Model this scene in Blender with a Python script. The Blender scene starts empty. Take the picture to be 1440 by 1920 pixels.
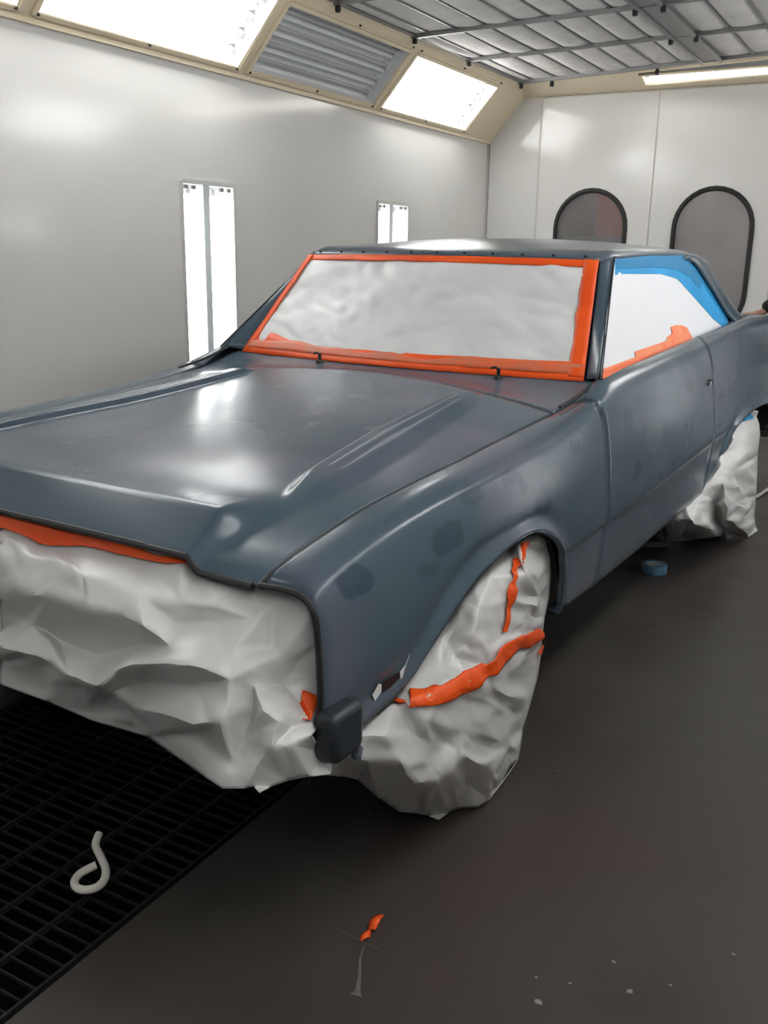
import bpy, bmesh, math, random
from mathutils import Vector, Matrix, noise
from mathutils.bvhtree import BVHTree
PI = math.pi
random.seed(7)
SC = bpy.context.scene
COL = SC.collection

# ---------------------------------------------------------------- camera
F_PX = 1769.678
cam_d = bpy.data.cameras.new('camera')
cam_d.sensor_fit = 'VERTICAL'; cam_d.sensor_height = 24.0
cam_d.lens = 24.0 * F_PX / 1920.0
cam_d.clip_start = 0.05; cam_d.clip_end = 60
cam = bpy.data.objects.new('camera', cam_d); COL.objects.link(cam)
R_ = ((0.8459468, -0.1549536, 0.5102582), (0.5330098, 0.2159608, -0.8180840), (0.0165693, 0.9640282, 0.2652831))
C_ = (1.7312391, -2.0452191, 1.3185966)
cam.matrix_world = Matrix([list(R_[i]) + [C_[i]] for i in range(3)] + [[0, 0, 0, 1]])
SC.camera = cam
# ---------------------------------------------------------------- world and exposure
w = bpy.data.worlds.new('world'); SC.world = w; w.use_nodes = True
w.node_tree.nodes['Background'].inputs[0].default_value = (0.5, 0.52, 0.55, 1)
w.node_tree.nodes['Background'].inputs[1].default_value = 0.05
SC.view_settings.view_transform = 'Standard'; SC.view_settings.look = 'None'
SC.view_settings.gamma = 1.0; SC.view_settings.use_curve_mapping = False
SC.view_settings.exposure = 0.30
TUBE = 14.0        # emission of the fluorescent tubes

# ---------------------------------------------------------------- helpers
RY = 0.0472001
CR, SR = math.cos(RY), math.sin(RY)
def RM(x, y, z): return (CR * x - SR * y, SR * x + CR * y, z)      # booth axes -> world (the car stands a little askew)

class MB:
    def __init__(s): s.v = []; s.f = []
    def grid(s, rows, flip=False, close=False):
        b = len(s.v); nr = len(rows); nc = len(rows[0])
        for r in rows: s.v += [tuple(p) for p in r]
        for i in range(nr - 1):
            for j in range(nc if close else nc - 1):
                k = (j + 1) % nc
                q = (b + i * nc + j, b + i * nc + k, b + (i + 1) * nc + k, b + (i + 1) * nc + j)
                s.f.append(q[::-1] if flip else q)
        return s
    def poly(s, pts, flip=False):
        b = len(s.v); s.v += [tuple(p) for p in pts]
        q = tuple(range(b, b + len(pts))); s.f.append(q[::-1] if flip else q); return s
    def hexa(s, p):            # 8 corners: bottom four, top four
        b = len(s.v); s.v += [tuple(q) for q in p]
        for q in ((3, 2, 1, 0), (4, 5, 6, 7), (0, 1, 5, 4), (1, 2, 6, 5), (2, 3, 7, 6), (3, 0, 4, 7)): s.f.append(tuple(b + i for i in q))
        return s
    def box(s, x0, x1, y0, y1, z0, z1, T=None):
        T = T or (lambda x, y, z: (x, y, z))
        return s.hexa([T(x0, y0, z0), T(x1, y0, z0), T(x1, y1, z0), T(x0, y1, z0), T(x0, y0, z1), T(x1, y0, z1), T(x1, y1, z1), T(x0, y1, z1)])
    def bar(s, a, b, w_, h_, up=(0, 0, 1)):
        a = Vector(a); b = Vector(b); d = (b - a).normalized(); u = Vector(up)
        sx = d.cross(u)
        if sx.length < 1e-4: sx = d.cross(Vector((1, 0, 0)))
        sx.normalize(); u = sx.cross(d)
        o = [(-1, -1), (1, -1), (1, 1), (-1, 1)]
        return s.hexa([a + sx * i * w_ / 2 + u * j * h_ / 2 for i, j in o] + [b + sx * i * w_ / 2 + u * j * h_ / 2 for i, j in o])
    def tube(s, pts, r, n=8, caps=True):
        pts = [Vector(p) for p in pts]; rows = []; pu = None
        for i, p in enumerate(pts):
            d = (pts[min(i + 1, len(pts) - 1)] - pts[max(i - 1, 0)]).normalized()
            if pu is None:
                pu = d.cross(Vector((0.13, 0.31, 0.94)))
                if pu.length < 1e-3: pu = d.cross(Vector((1, 0, 0)))
            else: pu = pu - d * pu.dot(d)
            pu.normalize(); pv = d.cross(pu); rr = r[i] if isinstance(r, (list, tuple)) else r
            rows.append([p + (pu * math.cos(2 * PI * k / n) + pv * math.sin(2 * PI * k / n)) * rr for k in range(n)])
        s.grid(rows, close=True)
        if caps: s.poly(rows[0], True); s.poly(rows[-1])
        return s
    def lathe(s, prof, c, axis=0, n=48):     # prof (r, a); spun round the axis through c
        rows = []
        for r, a in prof:
            row = []
            for k in range(n):
                t = 2 * PI * k / n; q = [r * math.cos(t), r * math.sin(t)]
                p = [0, 0, 0]; p[axis] = a; p[(axis + 1) % 3] = q[0]; p[(axis + 2) % 3] = q[1]
                row.append((c[0] + p[0], c[1] + p[1], c[2] + p[2]))
            rows.append(row)
        return s.grid(rows, close=True)
    def build(s, name, mat, parent=None, origin=None, smooth=True, solid=0, offset=-1, bevel=0, recalc=False):
        me = bpy.data.meshes.new(name); me.from_pydata([tuple(p) for p in s.v], [], s.f); me.validate()
        if recalc or bevel:
            bm = bmesh.new(); bm.from_mesh(me); bmesh.ops.remove_doubles(bm, verts=bm.verts, dist=1e-6)
            bmesh.ops.recalc_face_normals(bm, faces=bm.faces); bm.to_mesh(me); bm.free()
        return link(name, me, mat, parent, origin, smooth, solid, offset, bevel)

def wloc(o):
    l = Vector(o.location)
    while o.parent: o = o.parent; l = l + Vector(o.location)
    return l
def link(name, me, mat, parent=None, origin=None, smooth=True, solid=0, offset=-1, bevel=0):
    o = bpy.data.objects.new(name, me); COL.objects.link(o); me.materials.append(mat)
    if origin is None:
        xs = [v.co for v in me.vertices]
        origin = (sum(c.x for c in xs) / len(xs), sum(c.y for c in xs) / len(xs), min(c.z for c in xs))
    origin = Vector(origin)
    me.transform(Matrix.Translation(-origin))
    o.location = origin - (wloc(parent) if parent else Vector())
    if parent: o.parent = parent
    if smooth:
        for p in me.polygons: p.use_smooth = True
        try: me.set_sharp_from_angle(angle=math.radians(40))
        except Exception: pass
    if solid:
        m = o.modifiers.new('thickness', 'SOLIDIFY'); m.thickness = solid; m.offset = offset
    if bevel:
        m = o.modifiers.new('edge', 'BEVEL'); m.width = bevel; m.segments = 2; m.limit_method = 'ANGLE'
    return o
def tag(o, label=None, cat=None, group=None, kind=None):
    if label: o['label'] = label
    if cat: o['category'] = cat
    if group: o['group'] = group
    if kind: o['kind'] = kind
    return o
def empty(name, loc):
    o = bpy.data.objects.new(name, None); COL.objects.link(o); o.location = loc; o.empty_display_size = .1; return o
def clamp(x, a=0., b=1.): return a if x < a else b if x > b else x
def sst(a, b, x):
    t = clamp((x - a) / (b - a)); return t * t * (3 - 2 * t)
def lerp(a, b, t): return a + (b - a) * t
def lin(tab, x):
    if x <= tab[0][0]: return tab[0][1]
    for (a, p), (b, q) in zip(tab, tab[1:]):
        if x <= b: return p + (q - p) * (x - a) / (b - a)
    return tab[-1][1]
def cr(p, t):                   # Catmull-Rom through list of tuples, t in 0..len-1
    n = len(p) - 1; i = int(clamp(math.floor(t), 0, n - 1)); f = t - i
    a, b, c, d = p[max(i - 1, 0)], p[i], p[i + 1], p[min(i + 2, n)]
    return tuple(.5 * (2 * b[k] + (c[k] - a[k]) * f + (2 * a[k] - 5 * b[k] + 4 * c[k] - d[k]) * f * f + (3 * b[k] - a[k] - 3 * c[k] + d[k]) * f ** 3) for k in range(len(b)))
def along(p, n): return [cr(p, (len(p) - 1) * i / (n - 1)) for i in range(n)]

# ---------------------------------------------------------------- materials
def mat(name, col, rough=.5, metal=0., spec=.5, emit=None, estr=0., var=None, vscale=4., bump=0., bscale=60., coat=0., alpha_pane=None, trans=0., bdist=.01, rvar=0.):
    m = bpy.data.materials.new(name); m.use_nodes = True; nt = m.node_tree; N = nt.nodes; L = nt.links
    b = N['Principled BSDF']; b.inputs['Base Color'].default_value = (*col, 1); b.inputs['Roughness'].default_value = rough
    b.inputs['Metallic'].default_value = metal; b.inputs['Specular IOR Level'].default_value = spec
    b.inputs['Coat Weight'].default_value = coat
    if trans: b.inputs['Transmission Weight'].default_value = trans
    if emit: b.inputs['Emission Color'].default_value = (*emit, 1); b.inputs['Emission Strength'].default_value = estr
    geo = N.new('ShaderNodeNewGeometry')
    if var or rvar:
        n = N.new('ShaderNodeTexNoise'); n.inputs['Scale'].default_value = vscale; n.inputs['Detail'].default_value = 5
        L.new(geo.outputs['Position'], n.inputs['Vector'])
        r = N.new('ShaderNodeMapRange'); r.inputs[1].default_value = .35; r.inputs[2].default_value = .65; L.new(n.outputs[0], r.inputs[0])
        if var:
            mx = N.new('ShaderNodeMix'); mx.data_type = 'RGBA'; mx.inputs[6].default_value = (*col, 1); mx.inputs[7].default_value = (*var, 1)
            L.new(r.outputs[0], mx.inputs[0]); L.new(mx.outputs[2], b.inputs['Base Color'])
        if rvar:
            r2 = N.new('ShaderNodeMapRange'); r2.inputs[3].default_value = rough - rvar; r2.inputs[4].default_value = rough + rvar
            L.new(r.outputs[0], r2.inputs[0]); L.new(r2.outputs[0], b.inputs['Roughness'])
    if bump:
        n2 = N.new('ShaderNodeTexNoise'); n2.inputs['Scale'].default_value = bscale; n2.inputs['Detail'].default_value = 4
        L.new(geo.outputs['Position'], n2.inputs['Vector'])
        bp = N.new('ShaderNodeBump'); bp.inputs['Strength'].default_value = bump; bp.inputs['Distance'].default_value = bdist
        L.new(n2.outputs[0], bp.inputs['Height']); L.new(bp.outputs[0], b.inputs['Normal'])
    if alpha_pane is not None:
        out = N['Material Output']; t = N.new('ShaderNodeBsdfTransparent'); ms = N.new('ShaderNodeMixShader'); ms.inputs[0].default_value = alpha_pane
        t.inputs[0].default_value = (*col, 1)
        L.new(t.outputs[0], ms.inputs[1]); L.new(b.outputs[0], ms.inputs[2]); L.new(ms.outputs[0], out.inputs[0])
    return m

def primer():
    """semi-gloss grey primer: patchy coats, sanded blobs, faint brush streaks"""
    m = bpy.data.materials.new('grey_primer'); m.use_nodes = True; nt = m.node_tree; N = nt.nodes; L = nt.links
    b = N['Principled BSDF']; geo = N.new('ShaderNodeNewGeometry'); P = geo.outputs['Position']
    def mixc(fac, a, c):
        mx = N.new('ShaderNodeMix'); mx.data_type = 'RGBA'
        for i, q in ((6, a), (7, c)):
            if isinstance(q, tuple): mx.inputs[i].default_value = (*q, 1)
            else: L.new(q, mx.inputs[i])
        if isinstance(fac, float): mx.inputs[0].default_value = fac
        else: L.new(fac, mx.inputs[0])
        return mx.outputs[2]
    def rng(x, a, c, lo=0., hi=1.):
        r = N.new('ShaderNodeMapRange'); r.inputs[1].default_value = a; r.inputs[2].default_value = c; r.inputs[3].default_value = lo; r.inputs[4].default_value = hi
        r.interpolation_type = 'SMOOTHSTEP'; L.new(x, r.inputs[0]); return r.outputs[0]
    def nz(scale, detail=4, off=(0, 0, 0), sc=(1, 1, 1)):
        mp = N.new('ShaderNodeMapping'); mp.inputs['Location'].default_value = off; mp.inputs['Scale'].default_value = sc; L.new(P, mp.inputs[0])
        n = N.new('ShaderNodeTexNoise'); n.inputs['Scale'].default_value = scale; n.inputs['Detail'].default_value = detail; L.new(mp.outputs[0], n.inputs['Vector']); return n.outputs[0]
    def math_(op, a, c=None):
        q = N.new('ShaderNodeMath'); q.operation = op
        for i, z in ((0, a), (1, c)):
            if z is None: continue
            if isinstance(z, (int, float)): q.inputs[i].default_value = z
            else: L.new(z, q.inputs[i])
        return q.outputs[0]
    c = mixc(rng(nz(1.6, 2), .36, .64), PC[0], PC[1])
    c = mixc(rng(nz(2.3, 2, (3, 1, 2)), .46, .72), c, PC[2])
    c = mixc(rng(nz(7, 2, (1, 5, 3), (1, .35, 1)), .52, .74, 0, .35), c, PC[2])
    # sanded-through blobs, each an ellipse with a ragged edge
    n1 = N.new('ShaderNodeTexNoise'); n1.inputs['Scale'].default_value = 14; L.new(P, n1.inputs['Vector'])
    sub = N.new('ShaderNodeVectorMath'); sub.operation = 'MULTIPLY_ADD'; L.new(n1.outputs['Color'], sub.inputs[0]); sub.inputs[1].default_value = (.05, .05, .05)
    L.new(P, sub.inputs[2])
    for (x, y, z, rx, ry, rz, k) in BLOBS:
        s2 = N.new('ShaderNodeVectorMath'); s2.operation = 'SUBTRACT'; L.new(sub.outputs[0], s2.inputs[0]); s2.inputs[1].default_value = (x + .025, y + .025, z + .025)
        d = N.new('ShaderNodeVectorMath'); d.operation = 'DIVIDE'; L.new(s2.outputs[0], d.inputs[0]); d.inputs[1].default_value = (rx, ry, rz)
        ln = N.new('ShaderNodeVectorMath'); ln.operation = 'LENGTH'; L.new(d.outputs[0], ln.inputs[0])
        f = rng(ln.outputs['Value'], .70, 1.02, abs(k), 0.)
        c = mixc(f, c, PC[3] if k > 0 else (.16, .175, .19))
    L.new(c, b.inputs['Base Color'])
    L.new(rng(nz(3.5, 5, (5, 2, 1), (1, .5, 1)), .35, .7, .185, .245), b.inputs['Roughness'])
    b.inputs['Specular IOR Level'].default_value = .30
    bp = N.new('ShaderNodeBump'); bp.inputs['Strength'].default_value = .10; bp.inputs['Distance'].default_value = .003
    L.new(nz(28, 4, (0, 0, 0), (1, .4, 1)), bp.inputs['Height']); L.new(bp.outputs[0], b.inputs['Normal'])
    return m
PC = [(.058, .090, .118), (.072, .106, .136), (.100, .113, .148), (.034, .056, .080)]
BLOBS = [(.84, -.683, .735, .09, .055, .035, .8), (.84, -.36, .742, .09, .085, .038, .8), (.84, -.45, .70, .09, .05, .02, .5),
         (.83, .80, .83, .1, .05, .05, .45), (.85, .87, .665, .08, .05, .035, .5), (.83, .37, .82, .08, .05, .022, .5), (.83, -.02, .80, .1, .06, .02, .4),
         (.83, .12, .71, .08, .06, .05, .45), (.82, -.22, .80, .08, .06, .022, .5), (.83, .02, .77, .06, .03, .025, .4), (.84, .95, .80, .06, .05, .03, .35), (.84, 1.5, .86, .06, .06, .03, .35), (.83, .20, .765, .08, .07, .035, -.25), (.84, 1.05, .74, .08, .10, .06, -.22), (.86, 1.25, .62, .08, .03, .02, .6), (.86, 1.12, .60, .08, .03, .02, .5),
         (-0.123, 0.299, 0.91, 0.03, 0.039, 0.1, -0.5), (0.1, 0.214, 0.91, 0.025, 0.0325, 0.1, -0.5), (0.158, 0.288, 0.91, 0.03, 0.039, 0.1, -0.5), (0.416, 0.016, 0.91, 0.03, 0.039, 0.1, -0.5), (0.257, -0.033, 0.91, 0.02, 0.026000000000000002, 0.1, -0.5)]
M_PRIMER = primer()
M_WALL = mat('white_booth_wall', (.72, .715, .695), .14, var=(.75, .735, .71), vscale=.8, bump=.06, bscale=3., bdist=.02)
M_DOOR = mat('white_booth_door', (.74, .725, .70), .14, bump=.06, bscale=3., bdist=.02)
M_BEIGE = mat('cream_trim_paint', (.84, .73, .54), .45)
M_SEAM = mat('grey_seam', (.33, .32, .31), .5)
M_FLOOR = None
M_BLACK = mat('black_rubber', (.012, .012, .013), .55)
M_DARK = mat('dark_underbody', (.010, .010, .011), .8)
M_GRATE = mat('dark_steel_grate', (.022, .021, .022), .5, metal=.2, spec=.25)
M_PIT = mat('black_pit', (.004, .004, .004), .9, spec=.1)
M_REFL = mat('white_reflector', (.72, .73, .74), .35)
M_REFLG = mat('grey_corrugated_reflector', (.84, .86, .87), .45)
M_TUBE = mat('lit_tube', (.9, .9, .9), .4, emit=(1.0, .985, .96), estr=TUBE)
M_DIV = mat('pale_blue_divider', (.82, .86, .90), .5)
M_TUBEOFF = mat('unlit_tube', (.5, .5, .5), .3)
M_PANE = mat('clear_glass', (.97, .98, .98), .05, alpha_pane=.06)
M_SMOKE = mat('smoky_glass', (.62, .60, .59), .08, alpha_pane=.25)
M_FILTER = mat('grey_filter_fabric', (.74, .72, .70), .9, var=(.82, .80, .78), vscale=9., bump=.3, bscale=40., spec=.2)
M_STEEL = mat('galvanised_steel', (.27, .27, .275), .45, metal=.4)
M_PLASTIC = mat('white_masking_plastic', (.57, .57, .565), .36, bump=.05, bscale=9., bdist=.02, var=(.63, .63, .625), vscale=3)
M_PAPER = mat('white_masking_paper', (.74, .75, .79), .6, bump=.15, bscale=14., bdist=.01)
M_WS = mat('grey_white_window_sheet', (.58, .59, .60), .4, bump=.2, bscale=7., bdist=.02, var=(.66, .67, .675), vscale=5)
M_ORANGE = mat('orange_tape', (.84, .100, .010), .45, spec=.3, var=(.74, .075, .007), vscale=9, bump=.3, bscale=50., bdist=.004)
M_ORANGE_L = mat('faded_orange_tape', (.85, .20, .07), .5, var=(.88, .28, .14), vscale=14)
M_BLUE = mat('blue_tape', (.004, .27, .60), .5, spec=.3, var=(.006, .33, .70), vscale=6)
M_BLUED = mat('dark_blue_tape', (.003, .20, .44), .5, spec=.3)
M_GLASS = mat('dark_glass', (.02, .022, .025), .05)
M_RIM = mat('steel_rim', (.35, .35, .36), .35, metal=.8)
M_SKIN = mat('skin', (.55, .32, .22), .5)
M_CLOTH = mat('black_cloth', (.012, .012, .014), .85)
M_TROUSER = mat('dark_trousers', (.03, .032, .04), .85)
M_HAIR = mat('dark_hair', (.02, .014, .010), .6)
M_HOSE = mat('white_hose', (.72, .70, .64), .45)
M_WHITE = mat('white_fleck', (.8, .8, .8), .5)
def floor_mat():
    m = mat('dark_painted_floor', (.046, .041, .037), .42, spec=.3, var=(.058, .052, .047), vscale=2.2, bump=.12, bscale=30., bdist=.004, rvar=.08)
    nt = m.node_tree; N = nt.nodes; L = nt.links; b = N['Principled BSDF']
    src = b.inputs['Base Color'].links[0].from_socket; geo = N.new('ShaderNodeNewGeometry')
    n = N.new('ShaderNodeTexNoise'); n.inputs['Scale'].default_value = 26; n.inputs['Detail'].default_value = 3; n.inputs['Roughness'].default_value = .7
    L.new(geo.outputs['Position'], n.inputs['Vector'])
    r = N.new('ShaderNodeMapRange'); r.inputs[1].default_value = .70; r.inputs[2].default_value = .76; L.new(n.outputs[0], r.inputs[0])
    mx = N.new('ShaderNodeMix'); mx.data_type = 'RGBA'; L.new(r.outputs[0], mx.inputs[0]); L.new(src, mx.inputs[6]); mx.inputs[7].default_value = (.075, .073, .07, 1)
    n3 = N.new('ShaderNodeTexNoise'); n3.inputs['Scale'].default_value = 1.3; L.new(geo.outputs['Position'], n3.inputs['Vector'])
    r3 = N.new('ShaderNodeMapRange'); r3.inputs[1].default_value = .5; r3.inputs[2].default_value = .7; L.new(n3.outputs[0], r3.inputs[0])
    m3 = N.new('ShaderNodeMix'); m3.data_type = 'RGBA'; L.new(r3.outputs[0], m3.inputs[0]); L.new(mx.outputs[2], m3.inputs[6]); m3.inputs[7].default_value = (.058, .043, .040, 1)
    L.new(m3.outputs[2], b.inputs['Base Color'])
    return m
M_FLOOR = floor_mat()

# ================================================================ THE BOOTH
XW, XR, YB, YF, ZC, ZW = -1.795, 2.02, 5.682, -3.7, 2.629, 2.212
GX0, GX1 = -.58, .40
def panel(name, m, O, U, V, lu, lv, holes=(), kind='structure', parent=None, th=.0, flip=False):
    """flat panel from booth point O along unit axes U and V, with rectangular holes (u0,u1,v0,v1)"""
    us = sorted({0, lu} | {h[0] for h in holes} | {h[1] for h in holes}); vs = sorted({0, lv} | {h[2] for h in holes} | {h[3] for h in holes})
    us = [u for u in us if 0 <= u <= lu]; vs = [v for v in vs if 0 <= v <= lv]
    mb = MB(); O = Vector(O); U = Vector(U); V = Vector(V)
    for a, b_ in zip(us, us[1:]):
        for c, d in zip(vs, vs[1:]):
            cu, cv = (a + b_) / 2, (c + d) / 2
            if any(h[0] < cu < h[1] and h[2] < cv < h[3] for h in holes): continue
            mb.poly([RM(*(O + U * p + V * q)) for p, q in ((a, c), (b_, c), (b_, d), (a, d))], flip)
    o = mb.build(name, m, parent, smooth=False, recalc=False)
    if kind: o['kind'] = kind
    return o
# floor round the grate
mb = MB()
for x0, x1 in ((XW - .1, GX0), (GX1, XR + .1)): mb.poly([RM(x0, YF - .1, 0), RM(x1, YF - .1, 0), RM(x1, YB + .1, 0), RM(x0, YB + .1, 0)])
for y0, y1 in ((YF - .1, -3.0), (5.0, YB + .1)): mb.poly([RM(GX0, y0, 0), RM(GX1, y0, 0), RM(GX1, y1, 0), RM(GX0, y1, 0)])
for x in (GX0, GX1): mb.poly([RM(x, -3.0, 0), RM(x, 5.0, 0), RM(x, 5.0, -.05), RM(x, -3.0, -.05)])
floor = mb.build('floor', M_FLOOR, smooth=False); tag(floor, kind='structure')
mb = MB(); mb.box(GX0 - .001, GX1 + .001, -3.0, 5.0, -.6, -.55, RM)
for x in (GX0 - .02, GX1): mb.box(x, x + .02, -3, 5, -.6, -.05, RM)
for y in (-3.02, 5.0): mb.box(GX0, GX1, y, y + .02, -.6, -.0, RM)
pit = mb.build('trim_1', M_PIT, smooth=False); tag(pit, kind='structure')
# slopes, walls, ceiling
SL = math.hypot(.375, .417); SU = Vector((.375, 0, .417)) / SL      # left slope direction
XS = XW + .375                                                      # where the slope meets the ceiling
def lights_y(): return [(-3.34 + 1.433 * k, k) for k in range(6)]   # panel bays along the booth
bays = [(.918 + 1.433 * k, .918 + 1.433 * k + 1.318) for k in range(-3, 3)]
hole_s = [(a - YF, b_ - YF, .060, SL - .105) for a, b_ in bays]
WL = [(-2.24, -1.83), (-.21, .20), (1.815, 2.225), (3.835, 4.265)]       # upright wall lights
ZL0, ZL1 = .42, 1.645
wallholes = [(a - YF, b_ - YF, ZL0, ZL1) for a, b_ in WL[2:]]
panel('wall_left', M_WALL, (XW, YF, 0), (0, 1, 0), (0, 0, 1), YB - YF, ZW, wallholes, flip=True)
panel('wall_right', M_WALL, (XR, YF, 0), (0, 1, 0), (0, 0, 1), YB - YF, ZW, wallholes)
panel('trim_2', M_BEIGE, (XW, YF, ZW), (0, 1, 0), tuple(SU), YB - YF, SL, hole_s, flip=True)
panel('trim_3', M_BEIGE, (XR, YF, ZW), (0, 1, 0), (-SU.x, 0, SU.z), YB - YF, SL, hole_s)
wf = panel('wall_front', mat('dark_roller_door', (.10, .10, .105), .6), (XW, YF, 0), (1, 0, 0), (0, 0, 1), XR - XW, ZC + .02)
# back wall: left strip, header and right strip; three door leaves between
DX = [-1.323, -.381, .561, 1.503]; ZD = 2.535
mb = MB()
for x0, x1, z0, z1 in ((XW, DX[0], 0, ZD), (DX[3], XR, 0, ZD), (XW, XR, ZD, ZC)):
    mb.poly([RM(x0, YB, z0), RM(x1, YB, z0), RM(x1, YB, z1), RM(x0, YB, z1)])
bw = mb.build('wall_back', M_WALL, smooth=False); tag(bw, kind='structure')
# ceiling: sagging filter cloth held by a rod grid
def ceil_edge(x): return 5.36 - .20 * (x + 1.2)
CX = [XS + .02] + [-1.285 + .195 * k for k in range(7)]
CX = [XS + .02, -1.30, -1.10, -.90, -.70, -.50, -.30, -.12, .03, .17, .37, .57, .77, .97, 1.17, 1.37, XR - .375 - .02]
rows_y = [-3.6, -2.9, -2.25, -1.5, -.75, 0, .75, 1.6, 2.62, 3.52, 4.33]
def bar_y(k, x): return rows_y[k] - .10 * (x + .8) * (1 if rows_y[k] > 2 else 0)
def cy(k, x): return ceil_edge(x) - .03 if k == len(rows_y) else bar_y(k, x)
mb = MB(); random.seed(11)
for k in range(len(rows_y)):
    for x0, x1 in zip(CX, CX[1:]):
        if abs(x0 - .03) < .01: sag = .0
        else: sag = random.uniform(.008, .03)
        tw = random.uniform(-.3, .3); rows = []
        for i in range(9):
            u = i / 8; x = lerp(x0, x1, u); r = []
            for j in range(9):
                v = j / 8; y = lerp(cy(k, x), cy(k + 1, x), v)
                z = ZC + .006 - sag * math.sin(PI * u) ** .8 * (.35 + .65 * math.sin(PI * v) ** .5) * (1 + tw * math.sin(3 * v + u * 2))
                r.append(RM(x, y, z))
            rows.append(r)
        mb.grid(rows)
ceil = mb.build('ceiling', M_FILTER); tag(ceil, kind='structure')
mb = MB()
for k in range(len(rows_y) + 1):
    for i in range(14):
        xa, xb = lerp(XS, XR - .375, i / 14), lerp(XS, XR - .375, (i + 1) / 14)
        mb.bar(RM(xa, cy(k, xa), ZC - .012), RM(xb, cy(k, xb), ZC - .012), .026, .022)
for x in CX[1:-1]:
    if x in (.03, .17): continue
    mb.bar(RM(x, YF, ZC + .002), RM(x, ceil_edge(x), ZC + .002), .012, .014)
for x in (CX[0], CX[-1]): mb.bar(RM(x, YF, ZC - .004), RM(x, ceil_edge(x), ZC - .004), .03, .02)
rods = mb.build('trim_4', M_STEEL, smooth=False); tag(rods, kind='structure')
mb = MB(); mb.box(.035, .165, YF, 5.12, ZC - .02, ZC - .008, RM)
for x in (.035, .165): mb.bar(RM(x, YF, ZC - .022), RM(x, ceil_edge(x) - .02, ZC - .022), .018, .02)
ch = mb.build('trim_5', M_STEEL, smooth=False); tag(ch, kind='structure')
# roof over the filter so that no daylight leaks in
mb = MB(); mb.box(XW, XR, YF, YB, ZC + .15, ZC + .17, RM)
tag(mb.build('trim_6', M_STEEL, smooth=False), kind='structure')
# cream ledges along slope tops and the rear slope
mb = MB()
for s_, xw in ((1, XW), (-1, XR)):
    xs = xw + s_ * .375
    mb.bar(RM(xs - s_ * .035, YF, ZC - .022), RM(xs - s_ * .035, YB - .32, ZC - .022), .075, .016, up=RM(-s_ * .3, 0, .6))
    mb.bar(RM(xw + s_ * .012, YF, ZW + .006), RM(xw + s_ * .012, YB - .01, ZW + .006), .02, .02)
    for a, b_ in bays:
        for yy in (a - .022, b_ + .022):
            mb.bar(RM(xw + s_ * .036, yy, ZW + .030), RM(xs - s_ * .06, yy, ZC - .072), .020, .014, up=RM(-s_ * .7, 0, .7))
        for q in (.045, .335):
            mb.bar(RM(xw + s_ * (q - .008), a - .02, ZW + q * 1.112 - .008), RM(xw + s_ * (q - .008), b_ + .02, ZW + q * 1.112 - .008), .014, .014, up=RM(-s_ * .7, 0, .7))
lg = mb.build('trim_7', M_BEIGE, smooth=False); tag(lg, kind='structure')
BS = Vector((0, -.335, .10)); BL = BS.length; BU = BS / BL
mb = MB(); hx0, hx1 = -.47, 1.45
def bsp(x, t):          # point on the rear slope, t 0 at the wall, 1 at the filter edge
    return RM(x, lerp(YB, ceil_edge(x), t), lerp(ZD + .012, ZC, t))
xs_ = [XW, -1.4, -1.0, hx0, 0, .5, 1.0, hx1, XR]
for a, b_ in zip(xs_, xs_[1:]):
    for t0, t1 in ((0, .30), (.30, .80), (.80, 1)):
        if t0 == .30 and hx0 <= a < hx1: continue
        mb.poly([bsp(a, t0), bsp(b_, t0), bsp(b_, t1), bsp(a, t1)])
mb.bar(bsp(hx0, .27), bsp(hx1, .27), .02, .012); mb.bar(bsp(hx0, .83), bsp(hx1, .83), .02, .012)
rs = mb.build('trim_8', M_BEIGE, smooth=False); tag(rs, kind='structure')
# seams, door frame and corner strips
mb = MB()
for x in DX: mb.box(x - .012, x + .012, YB - .016, YB + .002, 0.0, ZD, RM)
mb.box(DX[0], DX[3], YB - .014, YB + .002, ZD - .012, ZD + .010, RM)
mb.box(XW, XW + .018, YB - .018, YB, .0, ZW, RM)
tag(mb.build('trim_9', mat('pale_metal_strip', (.54, .53, .51), .35), smooth=False), kind='structure')
mb = MB()
for x in DX: mb.box(x + .0125, x + .0200, YB - .013, YB + .003, 0.02, ZD - .02, RM)
mb.box(XW + .018, XW + .022, YB - .02, YB, .0, ZW, RM)
mb.box(DX[0], DX[3], YB - .013, YB, ZD - .016, ZD - .012, RM)
tag(mb.build('trim_10', M_SEAM, smooth=False), kind='structure')
mb = MB(); mb.box(XW, XR, YB - .015, YB, 0.0, .055, RM)
tag(mb.build('baseboard_back', mat('dark_sill', (.10, .098, .095), .5), smooth=False), kind='structure')
# black fixing knobs on the grid
mb = MB()
kn = [(XS + .02, cy(k, XS) + .0) for k in range(5, 12)] + [(x, ceil_edge(x) + .03) for x in (-1.15, -.30, .55, 1.3)] + [(.02, cy(k, 0)) for k in (7, 8, 9, 10)] + [(.175, cy(k, .17)) for k in (7, 8, 9, 10)]
for x, y in kn: mb.lathe([(0, -.02), (.014, -.02), (.017, 0), (.012, .018), (0, .02)], RM(x, y, ZC - .035), axis=2, n=10)
for a, b_ in bays:
    for y in (a + .0, (a + b_) / 2, b_): 
        for q in (.040, .338): mb.lathe([(0, -.007), (.007, -.005), (.007, .004), (0, .006)], RM(XW + q + .004, y, ZW + q * 1.112 - .012), axis=2, n=8)
tag(mb.build('trim_11', M_BLACK), kind='structure')

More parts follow.
